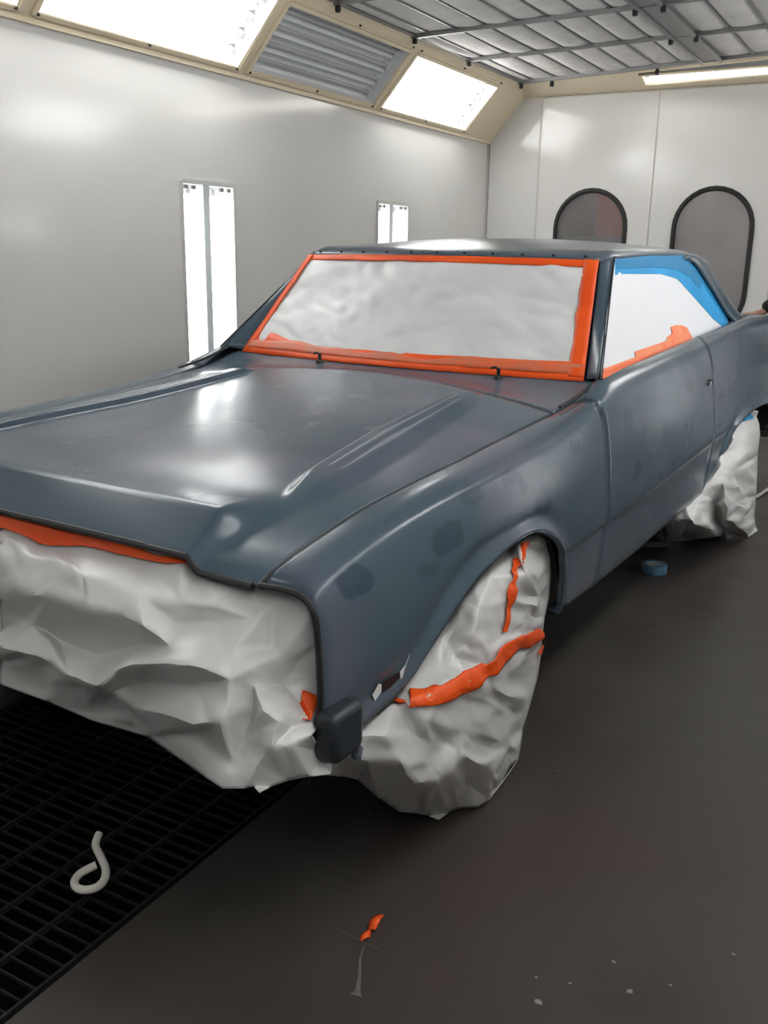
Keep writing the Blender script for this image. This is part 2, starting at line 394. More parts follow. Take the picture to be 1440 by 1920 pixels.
# light fixtures ------------------------------------------------------------
def fixture(O, U, V, W_, lu, lv, on, label, group, tubes=4, depth=.09, mframe=None, name='light_fixture', holders=False):
    """box let into a panel: O corner, U long axis (tubes), V short axis, W_ outward into the wall (booth axes)"""
    O = Vector(O); U = Vector(U); V = Vector(V); W_ = Vector(W_)
    def T(u, v, d): return RM(*(O + U * u + V * v + W_ * d))
    root = empty(name, T(lu / 2, lv / 2, 0)); tag(root, label, 'light fixture', group)
    # corrugated reflector, one valley per tube
    mb = MB(); rows = []; n = tubes * 8
    for i in range(n + 1):
        v = i / n; d = depth - .035 * abs(math.sin(PI * tubes * v)) ** .6 if False else depth - .03 + .03 * abs(math.sin(PI * tubes * v))
        rows.append([T(0, v * lv, d), T(lu, v * lv, d)])
    mb.grid(rows)
    for u in (0, lu): mb.poly([T(u, 0, 0), T(u, lv, 0), T(u, lv, depth), T(u, 0, depth)])
    for v in (0, lv): mb.poly([T(0, v, 0), T(lu, v, 0), T(lu, v, depth), T(0, v, depth)])
    mb.build('reflector', M_REFL if on else M_REFLG, root, smooth=False)
    for k in range(tubes):
        v = (k + .5) / tubes * lv
        MB().tube([T(.05, v, depth - .035), T(lu - .05, v, depth - .035)], .013, 10).build('tube', M_TUBE if on else M_TUBEOFF, root)
        for u in (.028, lu - .028): MB().bar(T(u, v, depth), T(u, v, depth - .05), .03, .03, up=(0, 1, 0.1)).build('tube_holder', M_REFL if on else M_REFLG, root, smooth=False)
    if holders:
        for v in (.03, .09, lv - .09, lv - .03):
            MB().bar(T(lu - .016, v - .013, .002), T(lu - .016, v + .013, .002), .018, .010, up=(1, 0, 0)).build('clip', M_SEAM, root, smooth=False)
    if holders:
        MB().hexa([T(u, v, d) for d in (.012, depth - .005) for u, v in ((0, lv / 2 - .026), (lu, lv / 2 - .026), (lu, lv / 2 + .026), (0, lv / 2 + .026))]).build('divider', M_DIV, root, smooth=False, recalc=True)
    mb = MB(); mb.poly([T(0, 0, .006), T(lu, 0, .006), T(lu, lv, .006), T(0, lv, .006)])
    mb.build('glass_pane', M_PANE, root, smooth=False)
    fr = MB(); q = .012
    for a, b_ in (((-q, -q), (lu + q, -q)), ((lu + q, -q), (lu + q, lv + q)), ((lu + q, lv + q), (-q, lv + q)), ((-q, lv + q), (-q, -q))):
        fr.bar(T(a[0], a[1], -.004), T(b_[0], b_[1], -.004), .022, .010, up=RM(*W_))
    fr.build('frame', mframe or M_BEIGE, root, smooth=False)
    return root
N_L = Vector((-.743, 0, .669)); N_R = Vector((.743, 0, .669))
for k, (a, b_) in enumerate(bays):
    off = k in (1, 4)
    lab = {3: 'large glowing sloped light box nearest the camera, upper left', 4: 'unlit grey corrugated light box between two glowing ones', 5: 'glowing sloped light box nearest the far corner, beside the unlit box',
           2: 'glowing sloped light box cut off by the upper left corner of the photo'}.get(k, ('glowing' if k == 0 else 'unlit') + ' light box on the left slope behind the camera, %s' % ('nearest the front wall' if k == 0 else 'second from the front wall'))
    fixture(Vector((XW, a, ZW)) + SU * .060, (0, 1, 0), SU, N_L, b_ - a, SL - .165, not off, lab, 'light boxes on the left slope')
    if 1:
        fixture(Vector((XR, a, ZW)) + Vector((-SU.x, 0, SU.z)) * .060, (0, 1, 0), (-SU.x, 0, SU.z), N_R, b_ - a, SL - .165, k != 4,
            ('unlit' if k == 4 else 'glowing') + ' light box on the right slope, ' + {0: 'nearest the front wall', 1: 'behind the camera', 2: 'beside the camera', 3: 'above the front of the car', 4: 'above the cabin of the car', 5: 'above the rear of the car'}[k], 'light boxes on the right slope')
M_WFR = mat('white_fixture_frame', (.60, .59, .57), .35)
for k, (a, b_) in enumerate(WL):
    for s_, xw, side in ((-1, XW, 'left'), (1, XR, 'right')):
        if k < 2: continue
        lab = {('left', 2): 'tall upright wall light with two bright columns left of the windshield', ('left', 3): 'small looking upright wall light just above the car roof, farther along the wall'}.get((side, k),
              'upright wall light on the %s wall, %s' % (side, ['near the front wall', 'beside the grille', 'beside the cabin', 'near the doors'][k]))
        fixture((xw, a if side == 'left' else a, ZL0), (0, 0, 1), (0, 1, 0), (s_, 0, 0), ZL1 - ZL0, b_ - a, True, lab, 'upright lights on the booth walls', tubes=2, depth=.10, mframe=M_WFR, holders=True)
fixture(Vector((hx0, YB - .335 * .30 + .0, ZD + .03 + .012)), (1, 0, 0), BU, (0, .286, .958), hx1 - hx0, BL * .40, True, 'long thin glowing light over the arched window doors', None, tubes=2, depth=.06)

# doors with arched windows --------------------------------------------------
def stadium(cx, z0, z1, r, n=16):
    p = []
    for k in range(n + 1): t = PI * k / n; p.append((cx + r * math.cos(t), z1 + r * math.sin(t)))
    for k in range(n + 1): t = PI + PI * k / n; p.append((cx + r * math.cos(t), z0 + r * math.sin(t)))
    return p
for i in range(3):
    x0, x1 = DX[i] + .006, DX[i + 1] - .006; cx = [-.859, .103, 1.03][i]
    inner = stadium(cx, 1.044, 1.538, .280)
    outer = []
    for (x, z) in inner:             # project each rim point on to the leaf rectangle
        dx, dz = x - cx, z - 1.29
        t = min(((x1 - cx) if dx > 0 else (x0 - cx)) / dx if abs(dx) > 1e-6 else 9e9, ((ZD - 1.29) if dz > 0 else (-1.29)) / dz if abs(dz) > 1e-6 else 9e9)
        outer.append((cx + dx * t, 1.29 + dz * t))
    mb = MB(); y = YB - .004
    mb.grid([[RM(a, y, b_) for a, b_ in inner], [RM(a, y, b_) for a, b_ in outer]], close=True)
    for (qx, qz) in ((x0, 0), (x1, 0), (x0, ZD), (x1, ZD)):           # square the corners
        near = sorted(outer, key=lambda p: (p[0] - qx) ** 2 + (p[1] - qz) ** 2)
        ax = [p for p in outer if abs(p[0] - qx) < 1e-5]; az = [p for p in outer if abs(p[1] - qz) < 1e-5]
        pa = min(ax, key=lambda p: abs(p[1] - qz)); pb = min(az, key=lambda p: abs(p[0] - qx))
        mb.poly([RM(pa[0], y, pa[1]), RM(qx, y, qz), RM(pb[0], y, pb[1])])
    d = mb.build('door_%d' % (i + 1), M_DOOR, smooth=False, solid=.03, offset=0); tag(d, kind='structure')
    rim = stadium(cx, 1.044, 1.538, .289)
    mb = MB(); ring = []
    pts = [Vector(RM(a, YB - .022, b_)) for a, b_ in rim]
    for j, p in enumerate(pts):
        cz = clamp(rim[j][1], 1.044, 1.538); c = Vector(RM(cx, YB - .022, cz)); dr = (p - c).normalized(); ny = Vector(RM(0, 1, 0))
        ring.append([p + dr * .019 * math.cos(t) + ny * .016 * math.sin(t) for t in [2 * PI * q / 8 for q in range(8)]])
    ring.append(ring[0]); mb.grid(ring, close=True)
    mb.build('window_gasket', M_BLACK, d)
    mb = MB(); mb.poly([RM(a, YB - .004, b_) for a, b_ in stadium(cx, 1.044, 1.538, .282)])
    mb.build('window_pane', M_SMOKE, d, smooth=False)
# the dim workshop seen through the panes
mb = MB(); mb.poly([RM(-3, 8.4, -.0), RM(3, 8.4, 0), RM(3, 8.4, 3), RM(-3, 8.4, 3)])
mb.poly([RM(-3, YB + .02, -.01), RM(3, YB + .02, -.01), RM(3, 8.4, -.01), RM(-3, 8.4, -.01)]); mb.poly([RM(-3, YB + .02, 3), RM(3, YB + .02, 3), RM(3, 8.4, 3), RM(-3, 8.4, 3)])
for x in (-3, 3): mb.poly([RM(x, YB + .02, 0), RM(x, 8.4, 0), RM(x, 8.4, 3), RM(x, YB + .02, 3)])
tag(mb.build('wall_workshop', mat('workshop_wall', (.34, .32, .31), .8, var=(.22, .21, .21), vscale=1.5), smooth=False), kind='structure')
t = empty('tool_cabinet', RM(-1.28, 7.7, 0)); tag(t, 'red and grey tool cabinet seen through the left arched window', 'cabinet')
MB().box(-1.75, -.95, 7.5, 8.0, .05, 1.5, RM).build('body', mat('dark_grey_steel', (.09, .09, .095), .5), t, smooth=False, bevel=.01)
MB().box(-1.40, -.92, 7.52, 7.98, 1.5, 2.15, RM).build('top_chest', mat('red_steel', (.24, .085, .07), .45), t, smooth=False, bevel=.01)
for z in (.3, .6, .9, 1.2): MB().box(-1.70, -1.0, 7.47, 7.5, z, z + .25, RM).build('drawer', mat('grey_drawer', (.16, .16, .165), .5), t, smooth=False, bevel=.006)
ld = bpy.data.lights.new('workshop_fill', 'AREA'); ld.shape = 'RECTANGLE'; ld.size = 2.5; ld.size_y = 1.0; ld.energy = 48  # added fill light, brightens the workshop behind the panes
lo = bpy.data.objects.new('workshop_fill', ld); COL.objects.link(lo); lo.location = RM(0, 7.0, 2.9); tag(lo, 'added fill light for the workshop behind the doors', 'fill light')

# floor grate ---------------------------------------------------------------
mb = MB()
nx = 11
for k in range(nx + 1):
    x = GX1 - .020 - k * .118
    if x < GX0: break
    mb.box(x - .0032, x + .0032, -3.0, 5.0, -.018, -.004, RM)
y = -2.99
while y < 5.0:
    mb.box(GX0 + .02, GX1 - .02, y - .0018, y + .0018, -.012, -.0045, RM); y += .0337
mb.box(GX0 + .014, GX0 + .021, -3, 5, -.03, -.003, RM)
g = mb.build('floor_grate', M_GRATE, smooth=False); tag(g, 'dark steel bar grate let into the floor, running under the car', 'grate')

# ================================================================ THE CAR
CAR = empty('car', (0, 1.4, 0)); tag(CAR, 'old two-door coupe in patchy grey primer, masked for painting', 'car')
SEC = {
 -.80: [(.700,.739),(.754,.743),(.797,.736),(.820,.712),(.828,.66),(.831,.61),(.833,.56),(.831,.52),(.828,.48),(.822,.443),(.79,.440)],
 -.77: [(.706,.760),(.755,.761),(.798,.752),(.821,.726),(.830,.67),(.834,.62),(.837,.56),(.835,.52),(.831,.48),(.826,.442),(.79,.438)],
 -.70: [(.71,.777),(.757,.777),(.799,.768),(.821,.740),(.833,.69),(.838,.63),(.842,.57),(.84,.53),(.835,.49),(.83,.442),(.80,.43)],
 -.45: [(.71,.814),(.76,.817),(.802,.807),(.826,.775),(.843,.72),(.852,.66),(.858,.59),(.857,.54),(.853,.48),(.845,.42),(.80,.40)],
 0:    [(.711,.844),(.763,.846),(.805,.836),(.829,.803),(.848,.74),(.858,.67),(.866,.585),(.862,.54),(.857,.47),(.85,.38),(.81,.355)],
 .30:  [(.716,.868),(.765,.870),(.806,.860),(.830,.825),(.849,.75),(.859,.67),(.867,.565),(.860,.53),(.853,.46),(.84,.360),(.80,.35)],
 .60:  [(.735,.900),(.775,.912),(.804,.906),(.827,.872),(.846,.78),(.858,.68),(.868,.572),(.860,.54),(.853,.45),(.84,.352),(.80,.34)],
 .75:  [(.745,.955),(.770,.957),(.801,.930),(.826,.885),(.846,.79),(.858,.69),(.869,.577),(.862,.54),(.854,.46),(.84,.352),(.80,.34)],
 1.25: [(.745,.984),(.771,.986),(.803,.958),(.828,.905),(.848,.80),(.859,.71),(.871,.597),(.863,.56),(.855,.48),(.841,.362),(.80,.35)],
 1.84: [(.745,1.01),(.772,1.012),(.804,.985),(.829,.93),(.849,.82),(.860,.73),(.872,.625),(.864,.585),(.856,.50),(.843,.380),(.80,.37)],
 2.30: [(.745,1.03),(.772,1.034),(.804,1.005),(.830,.95),(.850,.84),(.861,.74),(.873,.645),(.866,.60),(.858,.52),(.845,.400),(.80,.385)],
 2.70: [(.72,1.045),(.765,1.045),(.800,1.015),(.830,.96),(.850,.85),(.861,.75),(.873,.655),(.866,.61),(.858,.53),(.845,.42),(.80,.40)],
 3.20: [(.68,1.035),(.750,1.037),(.795,1.01),(.825,.955),(.845,.85),(.853,.76),(.862,.67),(.856,.62),(.845,.55),(.83,.46),(.79,.44)],
 3.90: [(.66,.995),(.720,.997),(.765,.98),(.790,.93),(.805,.84),(.810,.77),(.812,.69),(.806,.64),(.79,.56),(.77,.50),(.73,.48)],
 4.12: [(.63,.965),(.680,.967),(.725,.95),(.750,.90),(.765,.82),(.772,.76),(.775,.69),(.770,.64),(.76,.57),(.74,.52),(.70,.50)],
}
YS = sorted(SEC)
def sect(Y):
    Y = clamp(Y, YS[0], YS[-1]); i = 0
    while i < len(YS) - 2 and Y > YS[i + 1]: i += 1
    y0, y1 = YS[i], YS[i + 1]; h = y1 - y0; t = (Y - y0) / h; out = []
    for k in range(11):
        p = []
        for c in (0, 1):
            def V_(j): return SEC[YS[j]][k][c]
            d = (V_(i + 1) - V_(i)) / h
            dp = (V_(i) - V_(i - 1)) / (y0 - YS[i - 1]) if i > 0 else d
            dn = (V_(i + 2) - V_(i + 1)) / (YS[i + 2] - y1) if i < len(YS) - 2 else d
            m0 = 0 if d * dp <= 0 else 2 * d * dp / (d + dp); m1 = 0 if d * dn <= 0 else 2 * d * dn / (d + dn)
            p.append((2 * t ** 3 - 3 * t * t + 1) * V_(i) + (t ** 3 - 2 * t * t + t) * h * m0 + (-2 * t ** 3 + 3 * t * t) * V_(i + 1) + (t ** 3 - t * t) * h * m1)
        out.append(tuple(p))
    return out
ARF = along([(-.72,.40),(-.70,.44),(-.66,.455),(-.586,.466),(-.526,.492),(-.473,.527),(-.363,.590),(-.24,.633),(-.103,.656),(0,.662),(.086,.649),(.178,.609),(.242,.555),(.284,.49),(.303,.43),(.312,.35),(.315,.30)], 60)
ARR = along([(2.06,.30),(2.064,.36),(2.075,.42),(2.10,.50),(2.15,.57),(2.26,.618),(2.45,.640),(2.68,.645),(2.92,.628),(3.08,.585),(3.18,.52),(3.22,.44),(3.23,.36)], 50)
def arch(Y):
    for A in (ARF, ARR):
        if A[0][0] < Y < A[-1][0]: return lin(A, Y)
    return None
def adist(Y, z):
    A = ARF if Y < 1.3 else ARR
    best = 9.
    for (a, b_), (c, d) in zip(A, A[1:]):
        u, v = c - a, d - b_; t = clamp(((Y - a) * u + (z - b_) * v) / (u * u + v * v + 1e-12)); best = min(best, math.hypot(Y - a - u * t, z - b_ - v * t))
    return best
def side_cols(y0, y1, step=.03):
    n = max(2, int((y1 - y0) / step)); ys = [y0 + (y1 - y0) * i / n for i in range(n + 1)]
    for A in (ARF, ARR): ys += [a for a, _ in A if y0 < a < y1] + [A[0][0] + 1e-4 if y0 < A[0][0] < y1 else y0, A[-1][0] - 1e-4 if y0 < A[-1][0] < y1 else y0]
    ys = sorted(set(round(v, 5) for v in ys)); out = [ys[0]]
    for v in ys[1:]:
        if v - out[-1] > .0012: out.append(v)
    return out
def side_rows(y0, y1, s0=0., s1=10., sg=1):
    rows = []
    for Y in side_cols(y0, y1):
        S = sect(Y); az = arch(Y); sb = s1
        if az is not None:
            lo, hi = 2., s1
            if cr(S, hi)[1] < az:
                for _ in range(24):
                    md = (lo + hi) / 2
                    if cr(S, md)[1] > az: lo = md
                    else: hi = md
                sb = lo
        r = []
        for j in range(45):
            s = s0 + (sb - s0) * (j / 44); x, z = cr(S, s)
            if az is not None or (Y < .5) or 1.9 < Y < 3.4:
                d = adist(Y, z)
                if z < .70: x += .009 * math.exp(-(d / .022) ** 2) - .004 * math.exp(-((d - .045) / .02) ** 2)
            r.append((sg * x, Y, z))
        rows.append(r)
    return rows
def side_panel(name, y0, y1, sg, parent=CAR, s0=0.):
    mb = MB(); mb.grid(side_rows(y0, y1, s0, 10., sg), flip=(sg < 0))
    return mb.build(name, M_PRIMER, parent, solid=.010)
parts = {}
for sg in (1, -1):
    fe = side_panel('fender', -.80, .598, sg)
    do = side_panel('door', .602, 1.838, sg)
    qu = side_panel('quarter_panel', 1.842, 4.12, sg)
    parts[sg] = (fe, do, qu)
    # rolled dark edge round the front of the fender
    S = sect(-.80); path = [(sg * (cr(S, s / 6)[0] - .004), -.802, cr(S, s / 6)[1] - .004) for s in range(0, 58)]
    MB().tube(path, .0065, 8).build('edge_trim', M_BLACK, fe)
    # arch lip
    lip = MB(); rows = []
    for (a, z) in ARF:
        if z < .37: continue
        s_ = sect(a); bx = .855
        for q in range(40):
            p = cr(s_, 2 + q * .2)
            if p[1] <= z + .004: bx = p[0]; break
        rows.append([(sg * (bx + .008), a, z), (sg * (bx - .006), a + .002 * (1 if a > -.1 else -1), z - .003), (sg * (bx - .012), a, z + .002)])
    lip.grid(rows); lip.build('arch_lip', M_PRIMER, fe, solid=.004)
    # inner wheel wells
    for cy_, A in ((-.15, ARF), (2.65, ARR)):
        mb = MB(); A = [q for q in A if q[1] > .385]; rows = [[(sg * x, a, z + .012) for x in (.835, .58)] for a, z in A]; mb.grid(rows)
        mb.grid([[(sg * .58, a, z + .012), (sg * .58, a, .32)] for a, z in A]); mb.build('wheel_well', M_DARK, CAR, smooth=False, solid=.003)
zs_tab = [(y, SEC[y][0][1]) for y in YS]
def seam(Y): p = sect(Y)[0]; return p
def hood_rear(X): return .60 - .125 * (abs(X) / .73) ** 1.5
def bulge(X, Y):
    ax = abs(X); xi = lin([(-.62, .575), (-.50, .535), (-.40, .505), (-.03, .437), (.52, .402)], Y); xo = lin([(-.62, .622), (-.35, .617), (.45, .507), (.52, .490)], Y)
    T = sst(-.56, -.40, Y) * (1 - sst(.46, .52, Y))
    h = sst(xi - .014, xi + .010, ax) * (1 - sst(xo - .05, xo + .012, ax))
    g = 0
    if -.38 < Y < .40 and xi + .02 < ax < xo - .02: g = .0022 * (math.sin((ax - xi) / (xo - xi) * 2 * PI * 3.5) * sst(-.38, -.34, Y) * (1 - sst(.36, .40, Y)))
    return .017 * h * T + g * T
def hoodz(X, Y):
    sx, sz = seam(Y); a = clamp(abs(X) / sx)
    back = .038 * (1 - a ** 2.2)
    zc = lin([(-.80, .766), (-.702, .831), (-.50, .847), (-.3, .862), (0, .882), (.3, .903), (.62, .930)], Y) - sz
    xw = lin([(-.80, .03), (-.70, .045), (-.4, .14)], Y)
    front = zc * (1 - sst(.525 - xw * .3, .525 + xw, abs(X)))
    t = sst(-.715, -.50, Y)
    return sz + lerp(front, back, t) + bulge(X, Y)
# hood
nx_, ny_ = 260, 110; rows = []
for j in range(ny_ + 1):
    r = []
    for i in range(nx_ + 1):
        u = -1 + 2 * i / nx_; u = u * (1 - .0)
        yf = -.800; yr = hood_rear(u * .72) - .004; t = j / ny_; Y = lerp(yf, yr, t ** 1.15)
        sx = seam(Y)[0] - .0082; X = u * sx
        r.append((X, Y, hoodz(X, Y)))
    rows.append(r)
# turned-down nose edge
lead = [(x, y - .004, z - .003) for x, y, z in rows[0]]
hood = MB().grid([lead] + rows).build('hood', M_PRIMER, CAR, solid=.008)
MB().tube([(x, -.8055, z - .0065) for x, y, z in rows[0][2:-2]], .0070, 8).build('nose_seal', M_BLACK, hood)
MB().tube([(x, -.806, z + .0005) for x, y, z in rows[0][147:208]], .0016, 6).build('bare_edge', M_RIM, hood)
for sg in (1, -1):
    pts_ = [(sg * (seam(y)[0] - .0044), y, seam(y)[1] - .0050) for y in [-.798 + 1.275 * k / 60 for k in range(61)]]
    MB().tube(pts_, .0052, 6).build('hood_gap_shade', M_BLACK, CAR)  # black tube standing in for the shade inside the hood gap
    pts_ = [(sg * (cr(sect(.60), s)[0] - .0035), .60, cr(sect(.60), s)[1] - (.002 if s < 2 else 0)) for s in [.2 + 9.7 * k / 50 for k in range(51)]]
    MB().tube(pts_, .0035, 6).build('door_gap_dark', M_BLACK, parts[sg][1])  # black tube that paints in the shade of the door gap
MB().tube([(x, hood_rear(x), hoodz(x * .97, hood_rear(x) - .01) - .0045) for x in [-.725 + 1.45 * k / 60 for k in range(61)]], .0042, 6).build('cowl_gap_shade', M_BLACK, CAR)  # black tube, shade of the gap between hood and cowl put in as colour
# windshield surface
def ws(u, v, off=0.):
    X = u * lerp(.690, .601, v); bow = lerp(.06, .045, v) * (1 - u * u)
    return Vector((X, lerp(.800, 1.103, v) - bow - off * .76, lerp(.944, 1.298, v) + .006 * (1 - u * u) * v + off * .65))
def cowl_end(X): u = clamp(X / .69, -1, 1); return ws(u, 0)
rows = []
for j in range(15):
    r = []
    for i in range(61):
        u = -1 + i / 30; X = u * .732; Y0 = hood_rear(X) + .004
        e = cowl_end(X); Y1 = e.y + .014; t = j / 14; Y = lerp(Y0, Y1, t)
        sx = min(.742, seam(Y)[0]) - .005; XX = u * sx
        z0 = hoodz(u * .72, Y0 - .01); z1 = e.z + .003
        z = lerp(z0, z1, t) - .012 * math.sin(PI * t) * (abs(u) < 2)
        r.append((XX, Y, z))
    rows.append(r)
MB().grid(rows).build('cowl', M_PRIMER, CAR, solid=.008)
for x, y, s_ in ((-.272, .79, 1), (.426, .735, 1)):
    e = ws(x / .69, .0); b_ = (x, e.y - .035, e.z - .010)
    mb = MB(); mb.lathe([(0, -.004), (.016, -.004), (.013, .008), (.006, .012), (.006, .032), (0, .033)], b_, axis=2, n=12)
    mb.tube([(b_[0], b_[1], b_[2] + .026), (b_[0] - .012, b_[1] + .004, b_[2] + .034), (b_[0] - .03, b_[1] + .006, b_[2] + .030)], .004, 6)
    mb.build('wiper_pivot', M_BLACK, CAR)
# glass (behind the masking), pillars
MB().grid([[ws(-1 + i / 12, j / 8, -.004) for i in range(25)] for j in range(9)]).build('windshield', M_GLASS, CAR, solid=.004)
def wf_edge(v): return Vector(lerp_v((.765, .741, .955), (.622, 1.190, 1.312), v))
def lerp_v(a, b_, t): return tuple(lerp(p, q, t) for p, q in zip(a, b_))
for sg in (1, -1):
    rows = []
    for j in range(21):
        v = j / 20; a = ws(1, v); b_ = wf_edge(v); r = []
        for i in range(13):
            t = i / 12; p = a.lerp(b_, t)
            n = Vector((.55, -.65, .45)).normalized()
            h = .014 * math.sin(PI * clamp(t, 0, 1)) ** .7
            if .60 < t < .68 or .80 < t < .88: h -= .004
            p = p + n * h; r.append((sg * p.x, p.y, p.z))
        rows.append(r)
    pl = MB().grid(rows, flip=(sg < 0)).build('windshield_pillar', M_PRIMER, CAR, solid=.006)
    for t_, rad, mm in ((.62, .0018, M_BLACK), (.92, .0028, M_BLACK)):
        path = []
        for j in range(21):
            v = j / 20; p = ws(1, v).lerp(wf_edge(v), t_) + Vector((.55, -.65, .45)).normalized() * .008; path.append((sg * p.x, p.y, p.z))
        MB().tube(path, rad, 6).build('door_gap_dark', mm, pl)  # black lines drawn for the dark seams along the pillar
    path = [(sg * q[0], q[1], q[2]) for q in ((.737, .485, .902), (.742, .60, .918), (.747, .70, .938), (.752, .745, .958), (.742, .80, .985))]
    MB().tube(along(path, 14), .0045, 6).build('cowl_gap_shade', M_BLACK, CAR)  # black tube in place of the shade between fender and cowl
# roof
def roofc(Y): return cr([(1.303,), (1.331,), (1.352,), (1.370,), (1.381,), (1.383,), (1.376,), (1.360,), (1.322,)], 8 * clamp((Y - 1.09) / 1.35) ** .72)[0]
def rail(Y): return lin([(1.09, 1.302), (1.2, 1.316), (1.5, 1.326), (1.9, 1.330), (2.15, 1.324), (2.30, 1.304), (2.44, 1.270)], Y)
def rx(Y): return lin([(1.09, .604), (1.25, .612), (2.1, .612), (2.44, .620)], Y)
rows = []
for j in range(61):
    r = []; t = j / 60
    for i in range(-36, 37):
        u = i / 32; au = abs(u); Y = lerp(1.108, 2.44, t ** 1.3) - (.047 * (1 - min(1, u * u)) * (1 - t) ** 2)
        zc, zr, hx = roofc(Y), rail(Y), rx(Y)
        ridge = min(zc, zr + .028 + .02 * t)
        if au <= 1:
            z = zc - (zc - (zr + .022)) * au ** 2.6 if zc > zr + .022 else zc; x = hx * u * .965
        else:
            q = (au - 1) / .125; x = math.copysign(hx * .965 + .026 * math.sin(q * PI / 2), u); z = min(zr + .022, zc) - .030 * (1 - math.cos(q * PI / 2)) - .004 * q
        if t < .06: z -= .0
        r.append((x, Y, z))
    rows.append(r)
roof = MB().grid(rows).build('roof', M_PRIMER, CAR, solid=.008)
# header strip above the windshield with its clip holes
rows = [[ws(-1 + i / 20, 1.0, .0) + Vector((0, .0, .0)) for i in range(41)], [ws(-1 + i / 20, 1.03, .004) for i in range(41)], [ws(-1 + i / 20, 1.06, .0) for i in range(41)]]
MB().grid(rows).build('windshield_header', M_PRIMER, CAR, solid=.006)
mb = MB()
for i in range(11):
    u = -.92 + i * .184; p = ws(u, 1.035, .006); mb.lathe([(0, 0), (.006, 0), (.006, .002), (0, .003)], tuple(p), axis=1, n=8)
mb.build('clip', M_BLACK, roof)
# rear pillars, rear glass, deck, tail
PF = [(.610, 2.02, 1.318), (.616, 2.10, 1.314), (.630, 2.19, 1.282), (.676, 2.32, 1.180), (.722, 2.44, 1.075), (.750, 2.52, 1.030)]
PR = [(.602, 2.21, 1.318), (.611, 2.32, 1.306), (.622, 2.43, 1.282), (.638, 2.55, 1.212), (.658, 2.68, 1.132), (.700, 2.88, 1.026)]
for sg in (1, -1):
    rows = []
    for j in range(31):
        t = j / 30 * 5; a = cr(PF, t); b_ = cr(PR, t)
        rows.append([(sg * (lerp(a[0], b_[0], i / 12) + .014 * math.sin(PI * i / 12) ** .8 + .004), lerp(a[1], b_[1], i / 12), lerp(a[2], b_[2], i / 12) + .006 * math.sin(PI * i / 12)) for i in range(13)])
    MB().grid(rows, flip=(sg < 0)).build('rear_pillar', M_PRIMER, CAR, solid=.012)
    WN = [(.622, 1.195, 1.312), (.614, 2.061, 1.326), (.624, 2.150, 1.304), (.734, 2.475, 1.045), (.752, 2.484, 1.000), (.756, 1.875, .985), (.768, .741, .952)]
    MB().poly([(sg * (p[0] - .014), p[1], p[2]) for p in WN], flip=(sg < 0)).build('side_window', M_GLASS, CAR, smooth=False, solid=.004)
MB().grid([[(lerp(-1, 1, i / 16) * lerp(.59, .67, j / 6), lerp(2.44, 2.86, j / 6) + .04 * (1 - (i / 8 - 1) ** 2), lerp(1.30, 1.045, j / 6)) for i in range(17)] for j in range(7)]).build('rear_window', M_GLASS, CAR, solid=.004)
rows = [[(lerp(-1, 1, i / 20) * (seam(lerp(2.84, 4.10, j / 24))[0] - .004), lerp(2.84, 4.10, j / 24), seam(lerp(2.84, 4.10, j / 24))[1] + .018 * (1 - (i / 10 - 1) ** 2)) for i in range(21)] for j in range(25)]
MB().grid(rows).build('trunk_lid', M_PRIMER, CAR, solid=.008)
rows = []
for j in range(12):
    x_, z_ = cr(sect(4.12), j / 11 * 10); rows.append([(x_ * lerp(-1, 1, i / 10), 4.125 - .02 * (1 - (i / 5 - 1) ** 2) * 0, z_ + (.018 * (1 - (i / 5 - 1) ** 2) if j == 0 else 0)) for i in range(11)])
MB().grid(rows).build('tail_panel', M_PRIMER, CAR, solid=.008)
# dark structure inside
mb = MB(); mb.box(-.57, .57, -.66, 3.95, .335, .35); mb.box(-.74, .74, .36, 2.00, .365, .38); mb.box(-.70, .70, 3.26, 4.0, .46, .475)
mb.box(-.68, .68, -.70, -.69, .40, .71); mb.box(-.70, .70, .68, .69, .36, .88); mb.box(-.73, .73, 2.95, 2.96, .40, .98)
mb.box(-.57, -.56, -.66, .4, .34, .62); mb.box(.56, .57, -.66, .4, .34, .62)
mb.build('underbody', M_DARK, CAR, smooth=False)
# front bumper carrier under the masking
rows = []
for j in range(13):
    t = 2 * PI * j / 12; rows.append([(lerp(-.80, .80, i / 20), -.80 + .055 * (abs(i / 10 - 1) ** 3) - .035 * math.cos(t) , .50 + .045 * math.sin(t)) for i in range(21)])
MB().grid(rows).build('front_bumper', M_RIM, CAR)
for sg in (1, -1):
    mb = MB(); mb.box(.818 if sg > 0 else -.872, .872 if sg > 0 else -.818, -.815, -.72, .430, .528)
    mb.build('bumper_bracket', mat('dark_bracket', (.020, .026, .033), .45), CAR, bevel=.014)
    mb = MB(); mb.tube([(sg * .806, -.806, .45), (sg * .806, -.810, .40), (sg * .803, -.812, .375)], [.008, .009, .006], 8); mb.build('rubber_drip', M_BLACK, CAR)
